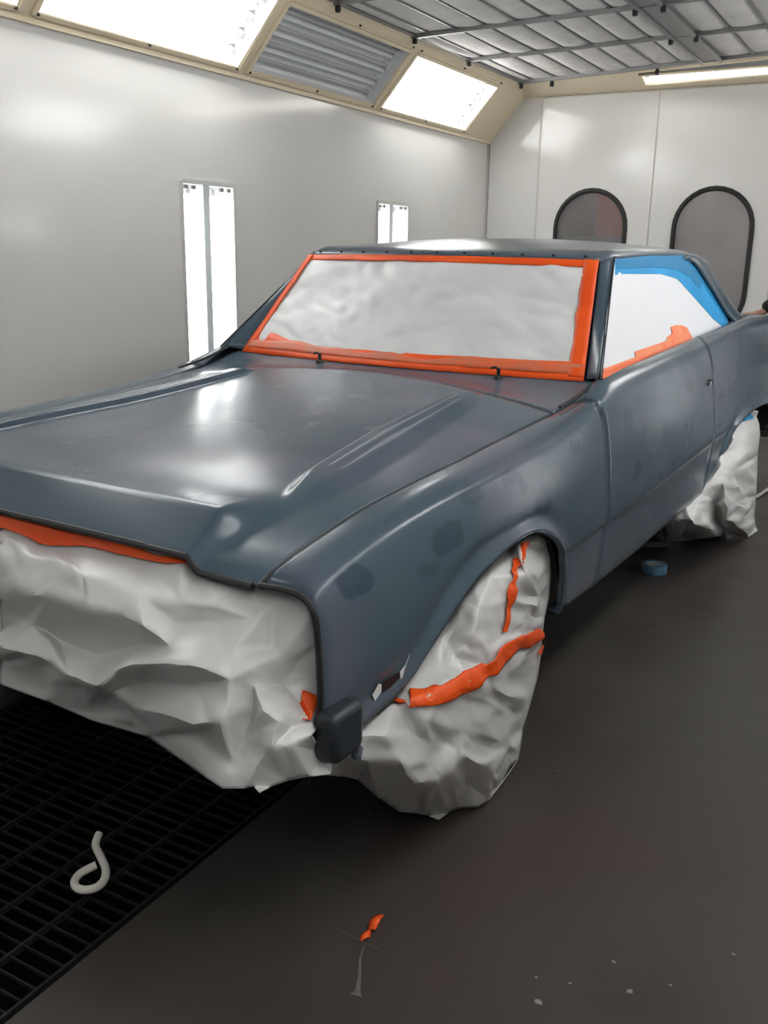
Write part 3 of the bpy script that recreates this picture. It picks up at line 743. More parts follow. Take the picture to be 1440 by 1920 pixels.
# side marker opening
def sx_at(Y, z):
    S = sect(Y)
    for q in range(120):
        p = cr(S, 3 + q * .05)
        if p[1] <= z: return p[0]
    return .84
for sg in (1, -1):
    def mk(pts, off): return [(sg * (sx_at(y, z) + off), y, z) for y, z in pts]
    fe = parts[sg][0]
    q = MB(); q.grid([mk([(lerp(-.635, -.562, i / 6), .512 + .004 * i / 6) for i in range(7)], .0012), mk([(lerp(-.628, -.555, i / 6), .488 + .006 * i / 6) for i in range(7)], .0012)])
    q.build('marker_light_opening', M_BLACK, fe, smooth=False, solid=.002, offset=1)
    q = MB(); q.poly(mk([(-.650, .498), (-.634, .517), (-.625, .512), (-.622, .494), (-.640, .482)], .003)); q.build('masking_scrap', M_WHITE, fe, smooth=False, solid=.001, offset=1)
    q = MB(); q.poly(mk([(-.565, .516), (-.545, .526), (-.535, .545), (-.548, .522), (-.554, .500), (-.560, .498)], .003))
    q.build('masking_scrap', M_WHITE, fe, smooth=False, solid=.001, offset=1)
    q = MB(); q.tube([(sg * (sx_at(1.765, .85) + .004), 1.765, z) for z in (.86, .85, .84)], .010, 10); q.build('lock_hole', M_BLACK, parts[sg][1])
    q = MB(); q.tube([(sg * (sx_at(1.745, .84) + .007), 1.742, z) for z in (.856, .846, .838)], .0065, 10); q.build('lock_cylinder', M_RIM, parts[sg][1])
# wheels
for sg in (1, -1):
    for y in (-.15, 2.66):
        c = (sg * .70, y, .325)
        prof = [(.20, -.10), (.26, -.112), (.305, -.105), (.320, -.085), (.325, 0), (.320, .085), (.305, .105), (.26, .112), (.20, .10)]
        t = MB().lathe(prof, c, 0).build('wheel', mat('tyre_rubber', (.012, .012, .012), .7), CAR)
        MB().lathe([(.20, .10), (.19, .06), (.15, .02), (.10, .045), (.04, .05), (0, .05)] if sg > 0 else [(.20, -.10), (.19, -.06), (.15, -.02), (.10, -.045), (.04, -.05), (0, -.05)], c, 0).build('rim', M_RIM, t)

FRONT_V=[(-0.060,-0.784,0.756),(0.094,-0.784,0.757),(0.249,-0.784,0.751),(0.394,-0.784,0.753),(0.492,-0.784,0.750),(0.521,-0.778,0.728),(0.602,-0.778,0.723),(0.684,-0.778,0.724),(0.733,-0.771,0.719),(0.774,-0.771,0.719),(0.797,-0.765,0.689),(0.805,-0.765,0.642),(0.807,-0.765,0.598),(0.807,-0.765,0.539),(0.805,-0.765,0.483),(0.814,-0.778,0.430),(-0.041,-0.802,0.716),(0.059,-0.802,0.711),(0.129,-0.802,0.702),(0.250,-0.799,0.722),(0.377,-0.794,0.720),(0.526,-0.790,0.720),(0.637,-0.780,0.717),(0.049,-0.871,0.690),(0.124,-0.865,0.706),(0.212,-0.855,0.709),(0.270,-0.853,0.712),(0.311,-0.887,0.709),(0.347,-0.890,0.709),(0.481,-0.884,0.689),(0.558,-0.867,0.695),(0.624,-0.847,0.699),(0.705,-0.784,0.708),(0.456,-0.919,0.663),(0.540,-0.942,0.674),(0.152,-0.909,0.651),(0.257,-0.919,0.656),(0.375,-0.925,0.657),(0.071,-0.896,0.604),(0.097,-0.865,0.554),(0.196,-0.859,0.533),(0.323,-0.867,0.527),(0.478,-0.887,0.604),(0.043,-0.884,0.532),(0.109,-0.934,0.516),(0.226,-0.934,0.530),(0.156,-0.887,0.559),(0.224,-0.902,0.550),(0.347,-0.955,0.532),(0.463,-0.984,0.547),(0.499,-0.965,0.585),(0.534,-0.953,0.599),(0.650,-0.955,0.629),(0.691,-0.942,0.625),(0.723,-0.921,0.606),(0.578,-0.915,0.632),(0.635,-0.880,0.651),(0.706,-0.825,0.679),(0.630,-0.850,0.670),(0.552,-0.875,0.653),(0.725,-0.802,0.659),(0.697,-0.884,0.641),(0.740,-0.880,0.616),(0.755,-0.821,0.619),(0.788,-0.780,0.688),(0.766,-0.790,0.597),(0.734,-0.821,0.632),(0.483,-0.909,0.532),(0.630,-0.909,0.571),(0.742,-0.884,0.587),(0.744,-0.887,0.547),(0.756,-0.818,0.564),(0.810,-0.902,0.544),(0.781,-0.859,0.557),(0.785,-0.809,0.537),(0.815,-0.821,0.510),(0.782,-0.784,0.563),(0.803,-0.853,0.538),(0.040,-0.890,0.454),(0.210,-0.905,0.467),(0.427,-0.927,0.500),(0.504,-0.931,0.490),(0.681,-0.965,0.529),(0.733,-0.959,0.546),(0.783,-0.902,0.558),(0.735,-0.902,0.491),(0.632,-0.927,0.478),(0.456,-0.913,0.446),(0.042,-0.896,0.402),(0.192,-0.896,0.404),(0.338,-0.902,0.405),(0.493,-0.902,0.417),(0.577,-0.915,0.410),(0.685,-0.946,0.414),(0.728,-0.953,0.412),(0.770,-0.946,0.423),(0.777,-0.927,0.420),(0.795,-0.934,0.418),(0.795,-0.902,0.413),(0.806,-0.865,0.410),(0.834,-0.840,0.415),(0.861,-0.815,0.417),(0.852,-0.802,0.454),(0.812,-0.921,0.506),(0.808,-0.865,0.514),(0.839,-0.840,0.499),(0.827,-0.884,0.497),(0.729,-0.934,0.454),(0.791,-0.927,0.472),(0.349,-0.909,0.443),(0.119,-0.893,0.443),(-0.164,-0.787,0.756),(-0.279,-0.785,0.758),(-0.394,-0.782,0.746),(-0.502,-0.790,0.757),(-0.575,-0.787,0.746),(-0.596,-0.772,0.727),(-0.656,-0.773,0.723),(-0.718,-0.776,0.720),(-0.753,-0.770,0.724),(-0.784,-0.771,0.722),(-0.802,-0.763,0.684),(-0.807,-0.762,0.644),(-0.809,-0.767,0.593),(-0.809,-0.761,0.539),(-0.807,-0.762,0.487),(-0.814,-0.775,0.435),(-0.179,-0.804,0.719),(-0.253,-0.803,0.716),(-0.305,-0.798,0.697),(-0.395,-0.803,0.718),(-0.489,-0.788,0.719),(-0.600,-0.788,0.717),(-0.683,-0.780,0.716),(-0.245,-0.873,0.691),(-0.302,-0.864,0.711),(-0.366,-0.853,0.714),(-0.410,-0.848,0.718),(-0.440,-0.885,0.705),(-0.467,-0.886,0.714),(-0.566,-0.879,0.690),(-0.624,-0.865,0.692),(-0.673,-0.844,0.699),(-0.733,-0.786,0.703),(-0.548,-0.915,0.668),(-0.611,-0.947,0.678),(-0.322,-0.910,0.646),(-0.400,-0.921,0.659),(-0.488,-0.921,0.651),(-0.262,-0.895,0.599),(-0.281,-0.862,0.552),(-0.355,-0.854,0.539),(-0.449,-0.867,0.533),(-0.565,-0.890,0.599),(-0.241,-0.883,0.526),(-0.290,-0.937,0.515),(-0.377,-0.932,0.526),(-0.325,-0.893,0.564),(-0.376,-0.905,0.556),(-0.467,-0.950,0.531),(-0.553,-0.984,0.547),(-0.580,-0.963,0.587),(-0.606,-0.952,0.600),(-0.692,-0.950,0.629),(-0.722,-0.943,0.627),(-0.747,-0.924,0.603),(-0.639,-0.909,0.632),(-0.681,-0.879,0.645),(-0.734,-0.826,0.680),(-0.678,-0.856,0.671),(-0.619,-0.873,0.647),(-0.748,-0.801,0.658),(-0.727,-0.882,0.639),(-0.759,-0.878,0.618),(-0.770,-0.827,0.614),(-0.795,-0.778,0.693),(-0.779,-0.793,0.597),(-0.754,-0.820,0.630),(-0.568,-0.910,0.529),(-0.677,-0.910,0.572),(-0.761,-0.886,0.586),(-0.762,-0.884,0.542),(-0.771,-0.817,0.567),(-0.811,-0.905,0.541),(-0.789,-0.855,0.554),(-0.793,-0.813,0.536),(-0.815,-0.819,0.506),(-0.790,-0.786,0.561),(-0.806,-0.848,0.538),(-0.239,-0.886,0.450),(-0.365,-0.907,0.469),(-0.526,-0.923,0.499),(-0.583,-0.935,0.485),(-0.715,-0.965,0.526),(-0.754,-0.955,0.551),(-0.791,-0.906,0.555),(-0.755,-0.899,0.493),(-0.679,-0.924,0.476),(-0.548,-0.917,0.444),(-0.240,-0.893,0.399),(-0.352,-0.898,0.403),(-0.461,-0.903,0.404),(-0.575,-0.897,0.412),(-0.637,-0.921,0.415),(-0.718,-0.942,0.420),(-0.750,-0.953,0.417),(-0.781,-0.941,0.419),(-0.787,-0.925,0.424),(-0.800,-0.932,0.418),(-0.800,-0.905,0.412),(-0.808,-0.868,0.404),(-0.828,-0.839,0.413),(-0.849,-0.811,0.411),(-0.842,-0.798,0.456),(-0.812,-0.916,0.511),(-0.809,-0.860,0.515),(-0.833,-0.846,0.502),(-0.824,-0.888,0.495),(-0.751,-0.932,0.455),(-0.797,-0.929,0.477),(-0.469,-0.907,0.441),(-0.297,-0.895,0.447)]
FRONT_F=[(38,16,23),(78,88,38),(44,43,39),(16,0,17),(17,24,16),(23,16,24),(24,35,23),(38,23,35),(35,39,38),(39,43,38),(78,38,43),(43,44,78),(88,78,110),(45,46,47),(25,18,26),(26,27,25),(25,27,36),(27,37,36),(37,40,36),(46,36,40),(47,46,40),(40,48,47),(45,47,48),(79,45,48),(89,79,48),(17,0,1),(1,18,17),(24,17,18),(18,25,24),(35,24,25),(25,36,35),(39,35,36),(36,46,39),(44,39,46),(46,45,44),(78,44,45),(110,78,45),(45,79,110),(79,89,110),(88,110,89),(51,67,50),(80,50,67),(19,2,20),(28,19,20),(49,41,50),(50,80,49),(109,49,80),(80,87,109),(90,109,87),(55,42,34),(4,21,30),(30,59,29),(34,29,59),(55,34,59),(86,92,91),(20,2,3),(3,4,20),(4,30,20),(30,29,20),(28,20,29),(33,28,29),(29,34,33),(34,42,33),(41,33,42),(50,41,42),(51,50,42),(42,55,51),(55,52,51),(67,51,52),(80,67,81),(87,80,81),(81,91,87),(90,87,91),(18,1,2),(2,19,18),(26,18,19),(19,28,26),(27,26,28),(37,27,28),(28,33,37),(33,41,37),(40,37,41),(48,40,41),(41,49,48),(49,109,48),(89,48,109),(109,90,89),(58,61,56),(53,56,61),(61,54,53),(68,53,54),(54,83,68),(82,68,83),(107,94,93),(7,32,22),(32,57,22),(70,69,84),(85,70,84),(96,95,108),(7,22,6),(31,6,22),(22,57,31),(58,31,57),(61,58,57),(57,66,61),(66,62,61),(54,61,62),(62,69,54),(69,70,54),(83,54,70),(70,85,83),(107,83,85),(85,108,107),(108,95,107),(94,107,95),(71,63,65),(73,71,74),(74,77,73),(72,73,77),(77,104,72),(103,72,104),(104,106,103),(106,99,103),(10,64,9),(102,101,15),(64,10,11),(12,13,76),(13,14,75),(105,75,14),(15,101,100),(9,64,8),(60,8,64),(63,60,64),(64,11,63),(65,63,11),(11,12,65),(12,76,65),(71,65,76),(74,71,76),(76,13,74),(13,75,74),(77,74,75),(104,77,75),(75,105,104),(106,104,105),(105,15,106),(15,100,106),(99,106,100),(32,7,8),(8,60,32),(57,32,60),(66,57,60),(60,63,66),(62,66,63),(63,71,62),(69,62,71),(71,73,69),(84,69,73),(73,72,84),(85,84,72),(72,103,85),(108,85,103),(103,99,108),(99,98,108),(96,108,98),(97,96,98),(21,4,5),(5,6,21),(6,31,21),(30,21,31),(31,58,30),(59,30,58),(58,56,59),(55,59,56),(52,55,56),(56,53,52),(53,68,52),(67,52,68),(81,67,68),(68,82,81),(91,81,82),(86,91,82),(82,83,86),(83,107,86),(107,93,86),(92,86,93),(149,134,127),(189,149,199),(155,150,154),(127,128,111),(128,127,135),(134,135,127),(135,134,146),(149,146,134),(146,149,150),(150,149,154),(189,154,149),(154,189,155),(199,221,189),(156,158,157),(136,137,129),(137,136,138),(136,147,138),(138,147,148),(148,147,151),(157,151,147),(158,151,157),(151,158,159),(156,159,158),(190,159,156),(200,159,190),(128,112,111),(112,128,129),(135,129,128),(129,135,136),(146,136,135),(136,146,147),(150,147,146),(147,150,157),(155,157,150),(157,155,156),(189,156,155),(221,156,189),(156,221,190),(190,221,200),(199,200,221),(162,161,178),(191,178,161),(130,131,113),(139,131,130),(160,161,152),(161,160,191),(220,191,160),(191,220,198),(201,198,220),(166,145,153),(115,141,132),(141,140,170),(145,170,140),(166,170,145),(197,202,203),(131,114,113),(114,131,115),(115,131,141),(141,131,140),(139,140,131),(144,140,139),(140,144,145),(145,144,153),(152,153,144),(161,153,152),(162,153,161),(153,162,166),(166,162,163),(178,163,162),(191,192,178),(198,192,191),(192,198,202),(201,202,198),(129,113,112),(113,129,130),(137,130,129),(130,137,139),(138,139,137),(148,139,138),(139,148,144),(144,148,152),(151,152,148),(159,152,151),(152,159,160),(160,159,220),(200,220,159),(220,200,201),(169,167,172),(164,172,167),(172,164,165),(179,165,164),(165,179,194),(193,194,179),(218,204,205),(118,133,143),(143,133,168),(181,195,180),(196,195,181),(207,219,206),(118,117,133),(142,133,117),(133,142,168),(169,168,142),(172,168,169),(168,172,177),(177,172,173),(165,173,172),(173,165,180),(180,165,181),(194,181,165),(181,194,196),(218,196,194),(196,218,219),(219,218,206),(205,206,218),(182,176,174),(184,185,182),(185,184,188),(183,188,184),(188,183,215),(214,215,183),(215,214,217),(217,214,210),(121,120,175),(213,126,212),(175,122,121),(123,187,124),(124,186,125),(216,125,186),(126,211,212),(120,119,175),(171,175,119),(174,175,171),(175,174,122),(176,122,174),(122,176,123),(123,176,187),(182,187,176),(185,187,182),(187,185,124),(124,185,186),(188,186,185),(215,186,188),(186,215,216),(217,216,215),(216,217,126),(126,217,211),(210,211,217),(143,119,118),(119,143,171),(168,171,143),(177,171,168),(171,177,174),(173,174,177),(174,173,182),(180,182,173),(182,180,184),(195,184,180),(184,195,183),(196,183,195),(183,196,214),(219,214,196),(214,219,210),(210,219,209),(207,209,219),(208,209,207),(132,116,115),(116,132,117),(117,132,142),(141,142,132),(142,141,169),(170,169,141),(169,170,167),(166,167,170),(163,167,166),(167,163,164),(164,163,179),(178,179,163),(192,179,178),(179,192,193),(202,193,192),(197,193,202),(193,197,194),(194,197,218),(218,197,204),(203,204,197),(0,16,127),(0,127,111),(16,23,134),(16,134,127),(23,38,149),(23,149,134),(38,43,154),(38,154,149),(43,44,155),(43,155,154),(44,78,189),(44,189,155),(78,88,199),(78,199,189)]
WHEELF_V=[(0.800,-0.721,0.430),(0.800,-0.651,0.433),(0.800,-0.541,0.442),(0.800,-0.460,0.473),(0.800,-0.334,0.508),(0.800,-0.252,0.563),(0.800,-0.164,0.599),(0.800,-0.069,0.616),(0.800,0.049,0.618),(0.800,0.162,0.621),(0.800,0.240,0.605),(0.820,0.238,0.589),(0.820,0.277,0.537),(0.820,0.293,0.466),(0.820,0.291,0.400),(0.826,0.251,0.360),(0.832,0.228,0.315),(0.838,0.211,0.261),(0.838,0.197,0.198),(0.844,0.144,0.146),(0.850,0.091,0.103),(0.868,0.034,0.067),(0.868,0.022,0.042),(0.868,-0.028,0.050),(0.844,0.005,0.637),(0.892,-0.061,0.582),(0.886,-0.116,0.551),(0.892,-0.157,0.474),(0.874,-0.272,0.569),(0.838,-0.289,0.545),(0.880,-0.333,0.499),(0.838,-0.339,0.497),(0.910,-0.278,0.465),(0.886,-0.011,0.465),(0.856,0.143,0.376),(0.907,-0.160,0.439),(0.901,-0.303,0.445),(0.868,-0.362,0.480),(0.907,-0.473,0.454),(0.874,-0.565,0.453),(0.904,-0.542,0.416),(0.919,-0.427,0.349),(0.913,-0.330,0.365),(0.886,-0.037,0.247),(0.898,-0.105,0.363),(0.880,0.017,0.362),(0.919,-0.264,0.384),(0.910,-0.243,0.246),(0.928,-0.418,0.288),(0.922,-0.467,0.260),(0.910,-0.207,0.139),(0.898,-0.505,0.304),(0.892,-0.617,0.351),(0.850,-0.595,0.449),(0.838,-0.684,0.425),(0.886,-0.568,0.283),(0.844,-0.667,0.370),(0.904,-0.493,0.251),(0.898,-0.263,0.216),(0.898,-0.144,0.258),(0.844,-0.144,0.597),(0.877,-0.158,0.540),(0.868,0.076,0.538),(0.856,0.131,0.457),(0.889,-0.321,0.529),(0.868,-0.423,0.466),(0.922,-0.388,0.445),(0.886,-0.545,0.371),(0.868,-0.640,0.414),(0.901,-0.453,0.323),(0.886,-0.099,0.148),(0.901,-0.068,0.434),(0.866,-0.075,0.020),(0.867,-0.143,0.010),(0.856,-0.183,0.008),(0.820,-0.213,0.008),(0.810,-0.241,0.010),(0.800,-0.280,0.006),(0.778,-0.298,0.020),(0.769,-0.348,0.050),(0.770,-0.415,0.090),(0.760,-0.488,0.160),(0.735,-0.533,0.220),(0.858,-0.244,0.100),(0.802,-0.387,0.110),(0.887,-0.191,0.080),(0.736,-0.596,0.260),(0.820,-0.786,0.386),(0.800,-0.829,0.396),(0.800,-0.829,0.442),(0.820,-0.749,0.411)]
WHEELF_F=[(0,90,89),(90,87,89),(88,89,87),(82,86,56),(56,81,82),(1,54,0),(90,0,54),(54,56,90),(56,86,90),(87,90,86),(3,39,2),(53,2,39),(39,67,53),(68,53,67),(52,68,67),(55,84,80),(84,79,80),(2,53,1),(53,68,1),(54,1,68),(56,54,68),(68,52,56),(81,56,52),(52,55,81),(55,80,81),(31,65,4),(69,49,51),(57,51,49),(5,29,4),(31,4,29),(29,64,31),(64,30,31),(30,37,31),(65,31,37),(37,66,65),(38,65,66),(40,38,41),(69,40,41),(41,48,69),(49,69,48),(48,83,49),(83,75,49),(57,49,75),(75,76,57),(78,57,76),(77,78,76),(4,65,3),(39,3,65),(65,38,39),(38,40,39),(67,39,40),(40,69,67),(69,51,67),(52,67,51),(55,52,51),(51,57,55),(84,55,57),(57,78,84),(79,84,78),(70,23,50),(72,50,23),(60,7,8),(26,61,60),(28,60,61),(61,27,28),(27,35,32),(35,44,32),(44,46,32),(36,32,46),(46,59,42),(47,42,59),(59,70,47),(58,47,70),(70,50,58),(50,72,85),(73,85,72),(19,20,43),(12,13,62),(63,62,13),(13,14,63),(14,15,63),(15,16,34),(10,11,9),(24,9,11),(11,12,24),(12,62,24),(25,24,62),(62,63,25),(63,15,33),(15,34,33),(71,33,34),(34,16,71),(45,71,16),(16,17,45),(19,43,18),(9,24,8),(24,25,8),(60,8,25),(26,60,25),(25,63,26),(63,33,26),(61,26,33),(27,61,33),(33,71,27),(35,27,71),(71,45,35),(44,35,45),(45,17,44),(17,18,44),(18,43,44),(46,44,43),(59,46,43),(43,20,59),(70,59,20),(20,21,70),(21,22,70),(23,70,22),(73,72,22),(7,60,6),(60,28,6),(5,6,28),(29,5,28),(64,29,28),(28,27,64),(27,32,64),(30,64,32),(32,36,30),(37,30,36),(66,37,36),(36,46,66),(46,42,66),(38,66,42),(41,38,42),(42,47,41),(47,58,41),(48,41,58),(58,50,48),(83,48,50),(50,85,83),(85,73,83),(73,74,83),(75,83,74)]
WHEELR_V=[(0.827,2.483,0.655),(0.827,2.243,0.615),(0.827,2.171,0.507),(0.820,2.034,0.459),(0.800,1.819,0.439),(0.800,1.418,0.409),(0.834,2.899,0.590),(0.855,2.751,0.582),(0.862,2.803,0.539),(0.869,2.822,0.484),(0.876,2.778,0.392),(0.890,2.756,0.298),(0.897,2.754,0.198),(0.904,2.738,0.101),(0.862,2.370,0.613),(0.876,2.174,0.565),(0.876,2.032,0.507),(0.911,2.101,0.448),(0.904,2.363,0.509),(0.876,1.911,0.469),(0.904,1.903,0.427),(0.897,2.631,0.348),(0.925,2.025,0.324),(0.918,2.164,0.359),(0.925,2.400,0.206),(0.925,1.893,0.352),(0.841,1.827,0.387),(0.876,1.984,0.308),(0.834,1.650,0.390),(0.862,1.695,0.357),(0.876,1.572,0.333),(0.897,1.812,0.247),(0.925,2.013,0.251),(0.925,2.320,0.148),(0.827,1.609,0.311),(0.800,1.547,0.337),(0.911,2.478,0.289),(0.911,2.382,0.258),(0.612,2.344,0.010),(0.704,2.444,0.010),(0.788,2.563,0.010),(0.831,2.540,0.010),(0.854,2.637,0.010),(0.905,2.632,0.010),(0.928,2.742,0.020),(0.915,2.727,0.050),(0.638,2.444,0.030),(0.814,2.473,0.080)]
WHEELR_F=[(35,5,28),(28,34,35),(38,35,34),(34,46,38),(3,26,4),(28,5,4),(4,26,28),(26,29,28),(29,30,28),(34,28,30),(46,34,30),(30,39,46),(38,46,39),(27,20,25),(25,32,27),(32,47,27),(31,27,47),(40,31,47),(47,41,40),(2,16,3),(16,19,3),(26,3,19),(19,20,26),(20,27,26),(29,26,27),(27,31,29),(30,29,31),(39,30,31),(31,40,39),(14,18,15),(22,23,37),(37,24,22),(33,43,42),(10,11,21),(36,21,11),(12,36,11),(6,7,0),(14,0,7),(7,8,14),(8,9,14),(18,14,9),(9,10,18),(17,18,10),(10,21,17),(21,36,17),(23,17,36),(37,23,36),(36,12,37),(24,37,12),(12,13,24),(33,24,13),(13,45,33),(43,33,45),(45,44,43),(0,14,1),(14,15,1),(2,1,15),(16,2,15),(15,18,16),(18,17,16),(19,16,17),(20,19,17),(17,23,20),(23,22,20),(25,20,22),(32,25,22),(22,24,32),(24,33,32),(47,32,33),(33,42,47),(41,47,42)]
T2_TOP=[(0.822,-0.528,0.453),(0.866,-0.515,0.458),(0.890,-0.481,0.457),(0.900,-0.399,0.454),(0.901,-0.303,0.445),(0.907,-0.224,0.456),(0.901,-0.109,0.442),(0.847,0.174,0.359)]
T2_BOT=[(0.845,-0.577,0.448),(0.880,-0.557,0.448),(0.902,-0.512,0.437),(0.911,-0.417,0.425),(0.918,-0.323,0.419),(0.907,-0.206,0.409),(0.897,-0.096,0.407),(0.836,0.213,0.315)]
T1_A=[(0.839,0.009,0.632),(0.845,-0.032,0.600),(0.873,-0.110,0.575),(0.875,-0.131,0.559),(0.880,-0.146,0.525),(0.893,-0.178,0.478)]
T1_B=[(0.838,0.069,0.621),(0.862,-0.023,0.601),(0.880,-0.093,0.578),(0.885,-0.099,0.551),(0.880,-0.122,0.517),(0.894,-0.157,0.469)]
T3_A=[(0.841,0.194,0.303),(0.854,0.137,0.299)]
T3_B=[(0.836,0.213,0.294),(0.842,0.191,0.275)]
FT2_A=[(0.783,-0.797,0.550),(0.793,-0.787,0.543),(0.807,-0.779,0.533)]
FT2_B=[(0.810,-0.836,0.522),(0.814,-0.817,0.508),(0.810,-0.784,0.490)]
FT1_B=[(-0.042,-0.801,0.718),(0.060,-0.803,0.711),(0.130,-0.804,0.702),(0.179,-0.798,0.715),(0.250,-0.799,0.722),(0.377,-0.794,0.721),(0.526,-0.790,0.720),(0.637,-0.780,0.717)]
FT1_A=[(-0.055,-0.789,0.745),(0.046,-0.789,0.745),(0.116,-0.788,0.744),(0.169,-0.787,0.744),(0.238,-0.787,0.745),(0.371,-0.786,0.746),(0.521,-0.784,0.726),(0.636,-0.778,0.722)]

T1_PATH=[(-.150,.655),(-0.175,0.645),(-0.205,0.615),(-0.222,0.580),(-0.242,0.540),(-0.254,0.500)]
T2_PATH=[(-0.735,0.535),(-0.66,0.508),(-0.575,0.478),(-0.490,0.470),(-0.395,0.460),(-0.29,0.476),(-0.185,0.465),(-0.075,0.449)]
T3_PATH=[(0.135,0.298),(0.155,0.321)]

# ================================================================ MASKING
def sheet_mesh(V, F, cuts, smooth_it, amp, nrm, seed=0):
    """creased sheet: hand-laid folds, then two rounds of small sharp random facets"""
    bm = bmesh.new(); vs = [bm.verts.new(p) for p in V]
    for f in F:
        try: bm.faces.new([vs[i] for i in f])
        except ValueError: pass
    for v in [v for v in bm.verts if not v.link_faces]: bm.verts.remove(v)
    for f in bm.faces:
        f.normal_update()
        if f.normal.dot(Vector(nrm)) < 0: f.normal_flip()
    rnd = random.Random(seed)
    for r_, (c, a) in enumerate(cuts):
        bmesh.ops.subdivide_edges(bm, edges=bm.edges[:], cuts=c, use_grid_fill=True)
        bmesh.ops.triangulate(bm, faces=bm.faces[:], quad_method='BEAUTY' if r_ % 2 else 'ALTERNATE')
        bm.normal_update()
        inner = [v for v in bm.verts if not v.is_boundary]
        for v in inner:
            L_ = min(e.calc_length() for e in v.link_edges)
            v.co += v.normal * rnd.gauss(0, 1) * min(a, L_ * .25) + Vector((rnd.uniform(-1, 1), rnd.uniform(-1, 1), rnd.uniform(-1, 1))) * L_ * .12
    bmesh.ops.subdivide_edges(bm, edges=bm.edges[:], cuts=1, use_grid_fill=True)
    bmesh.ops.triangulate(bm, faces=bm.faces[:])
    inner = [v for v in bm.verts if not v.is_boundary]
    for _ in range(smooth_it): bmesh.ops.smooth_vert(bm, verts=inner, factor=.5, use_axis_x=True, use_axis_y=True, use_axis_z=True)
    bm.normal_update()
    me = bpy.data.meshes.new('sheet'); bm.to_mesh(me); bvh = BVHTree.FromBMesh(bm); bm.free()
    return me, bvh
def ribbon(bvh, A, B, axis, start, name, m, parent, off=.0075, na=110, nb=9, label=None):
    """tape pressed on a sheet: A and B are its two long edges as 2D points in the plane across the axis"""
    A = along([tuple(p) for p in A], na); B = along([tuple(p) for p in B], na); rows = []
    if axis is None:
        for a, b_ in zip(A, B):
            r = []
            for j in range(nb):
                h, n, _, _ = bvh.find_nearest(Vector(a).lerp(Vector(b_), j / (nb - 1)))
                r.append(h + n * off)
            rows.append(r)
        return MB().grid(rows).build(name, m, parent, solid=.0008, offset=0)
    d = Vector((0, 0, 0)); d[axis] = -1. if start > 0 else 1.
    ot = [i for i in range(3) if i != axis]
    for a, b_ in zip(A, B):
        r = []
        for j in range(nb):
            t = j / (nb - 1); p = Vector((0, 0, 0)); p[axis] = start; p[ot[0]] = lerp(a[0], b_[0], t); p[ot[1]] = lerp(a[1], b_[1], t)
            h, n, _, _ = bvh.ray_cast(p, d)
            if h is None:
                q = Vector(p); q[axis] = .85 if axis == 0 else -.82
                h, n, _, _ = bvh.find_nearest(q)
            r.append(h - d * off)
        rows.append(r)
    mb = MB(); mb.grid(rows); o = mb.build(name, m, parent, solid=.0008, offset=0)
    if label: o['label'] = label
    return o
def edges_of(path, w_):
    P = [Vector((p[0], p[1])) for p in path]; A, B = [], []
    for i, p in enumerate(P):
        t = (P[min(i + 1, len(P) - 1)] - P[max(i - 1, 0)]).normalized(); n = Vector((-t.y, t.x)); k = w_[i] if isinstance(w_, (list, tuple)) else w_
        A.append(tuple(p + n * k / 2)); B.append(tuple(p - n * k / 2))
    return A, B
# front sheet over grille and bumper
me, bvh = sheet_mesh(FRONT_V, FRONT_F, ((1, .0012), (1, .0004)), 2, 0, (0, -1, .2), 1)
fs = link('masking_sheet', me, M_PLASTIC, solid=.0012); tag(fs, 'crumpled white masking plastic draped over the grille and bumper', 'masking sheet')
ribbon(bvh, [(-.70, -.79, .712), (-.5, -.80, .740), (-.3, -.80, .750)] + FT1_A, [(-.70, -.80, .690), (-.5, -.80, .712), (-.3, -.82, .728)] + FT1_B, None, 0, 'orange_tape', M_ORANGE, fs)
ribbon(bvh, FT2_A, FT2_B, None, 0, 'orange_tape', M_ORANGE, fs)
# front wheel cover
me, bvh = sheet_mesh(WHEELF_V, WHEELF_F, ((1, .0030), (1, .0008)), 1, 0, (1, 0, .2), 4)
wc = link('wheel_cover', me, M_PLASTIC, solid=.0012); tag(wc, 'crumpled white plastic bagged round the front wheel, bound with orange tape', 'masking sheet')
ribbon(bvh, T2_TOP, T2_BOT, None, 0, 'orange_tape', M_ORANGE, wc)
ribbon(bvh, T1_A, T1_B, None, 0, 'orange_tape', M_ORANGE, wc)
ribbon(bvh, T3_A, T3_B, None, 0, 'orange_tape', M_ORANGE, wc)
# rear wheel cover
me, bvh = sheet_mesh(WHEELR_V, WHEELR_F, ((1, .008), (1, .002)), 1, 0, (1, 0, .2), 9)
rc = link('wheel_cover', me, M_PLASTIC, solid=.0012); tag(rc, 'white plastic bagged round the rear wheel with blue tape at its top', 'masking sheet')
ribbon(bvh, [(2.42, .660), (2.52, .665), (2.66, .640)], [(2.42, .605), (2.52, .600), (2.64, .590)], 0, 3, 'blue_tape', M_BLUE, rc, na=8)
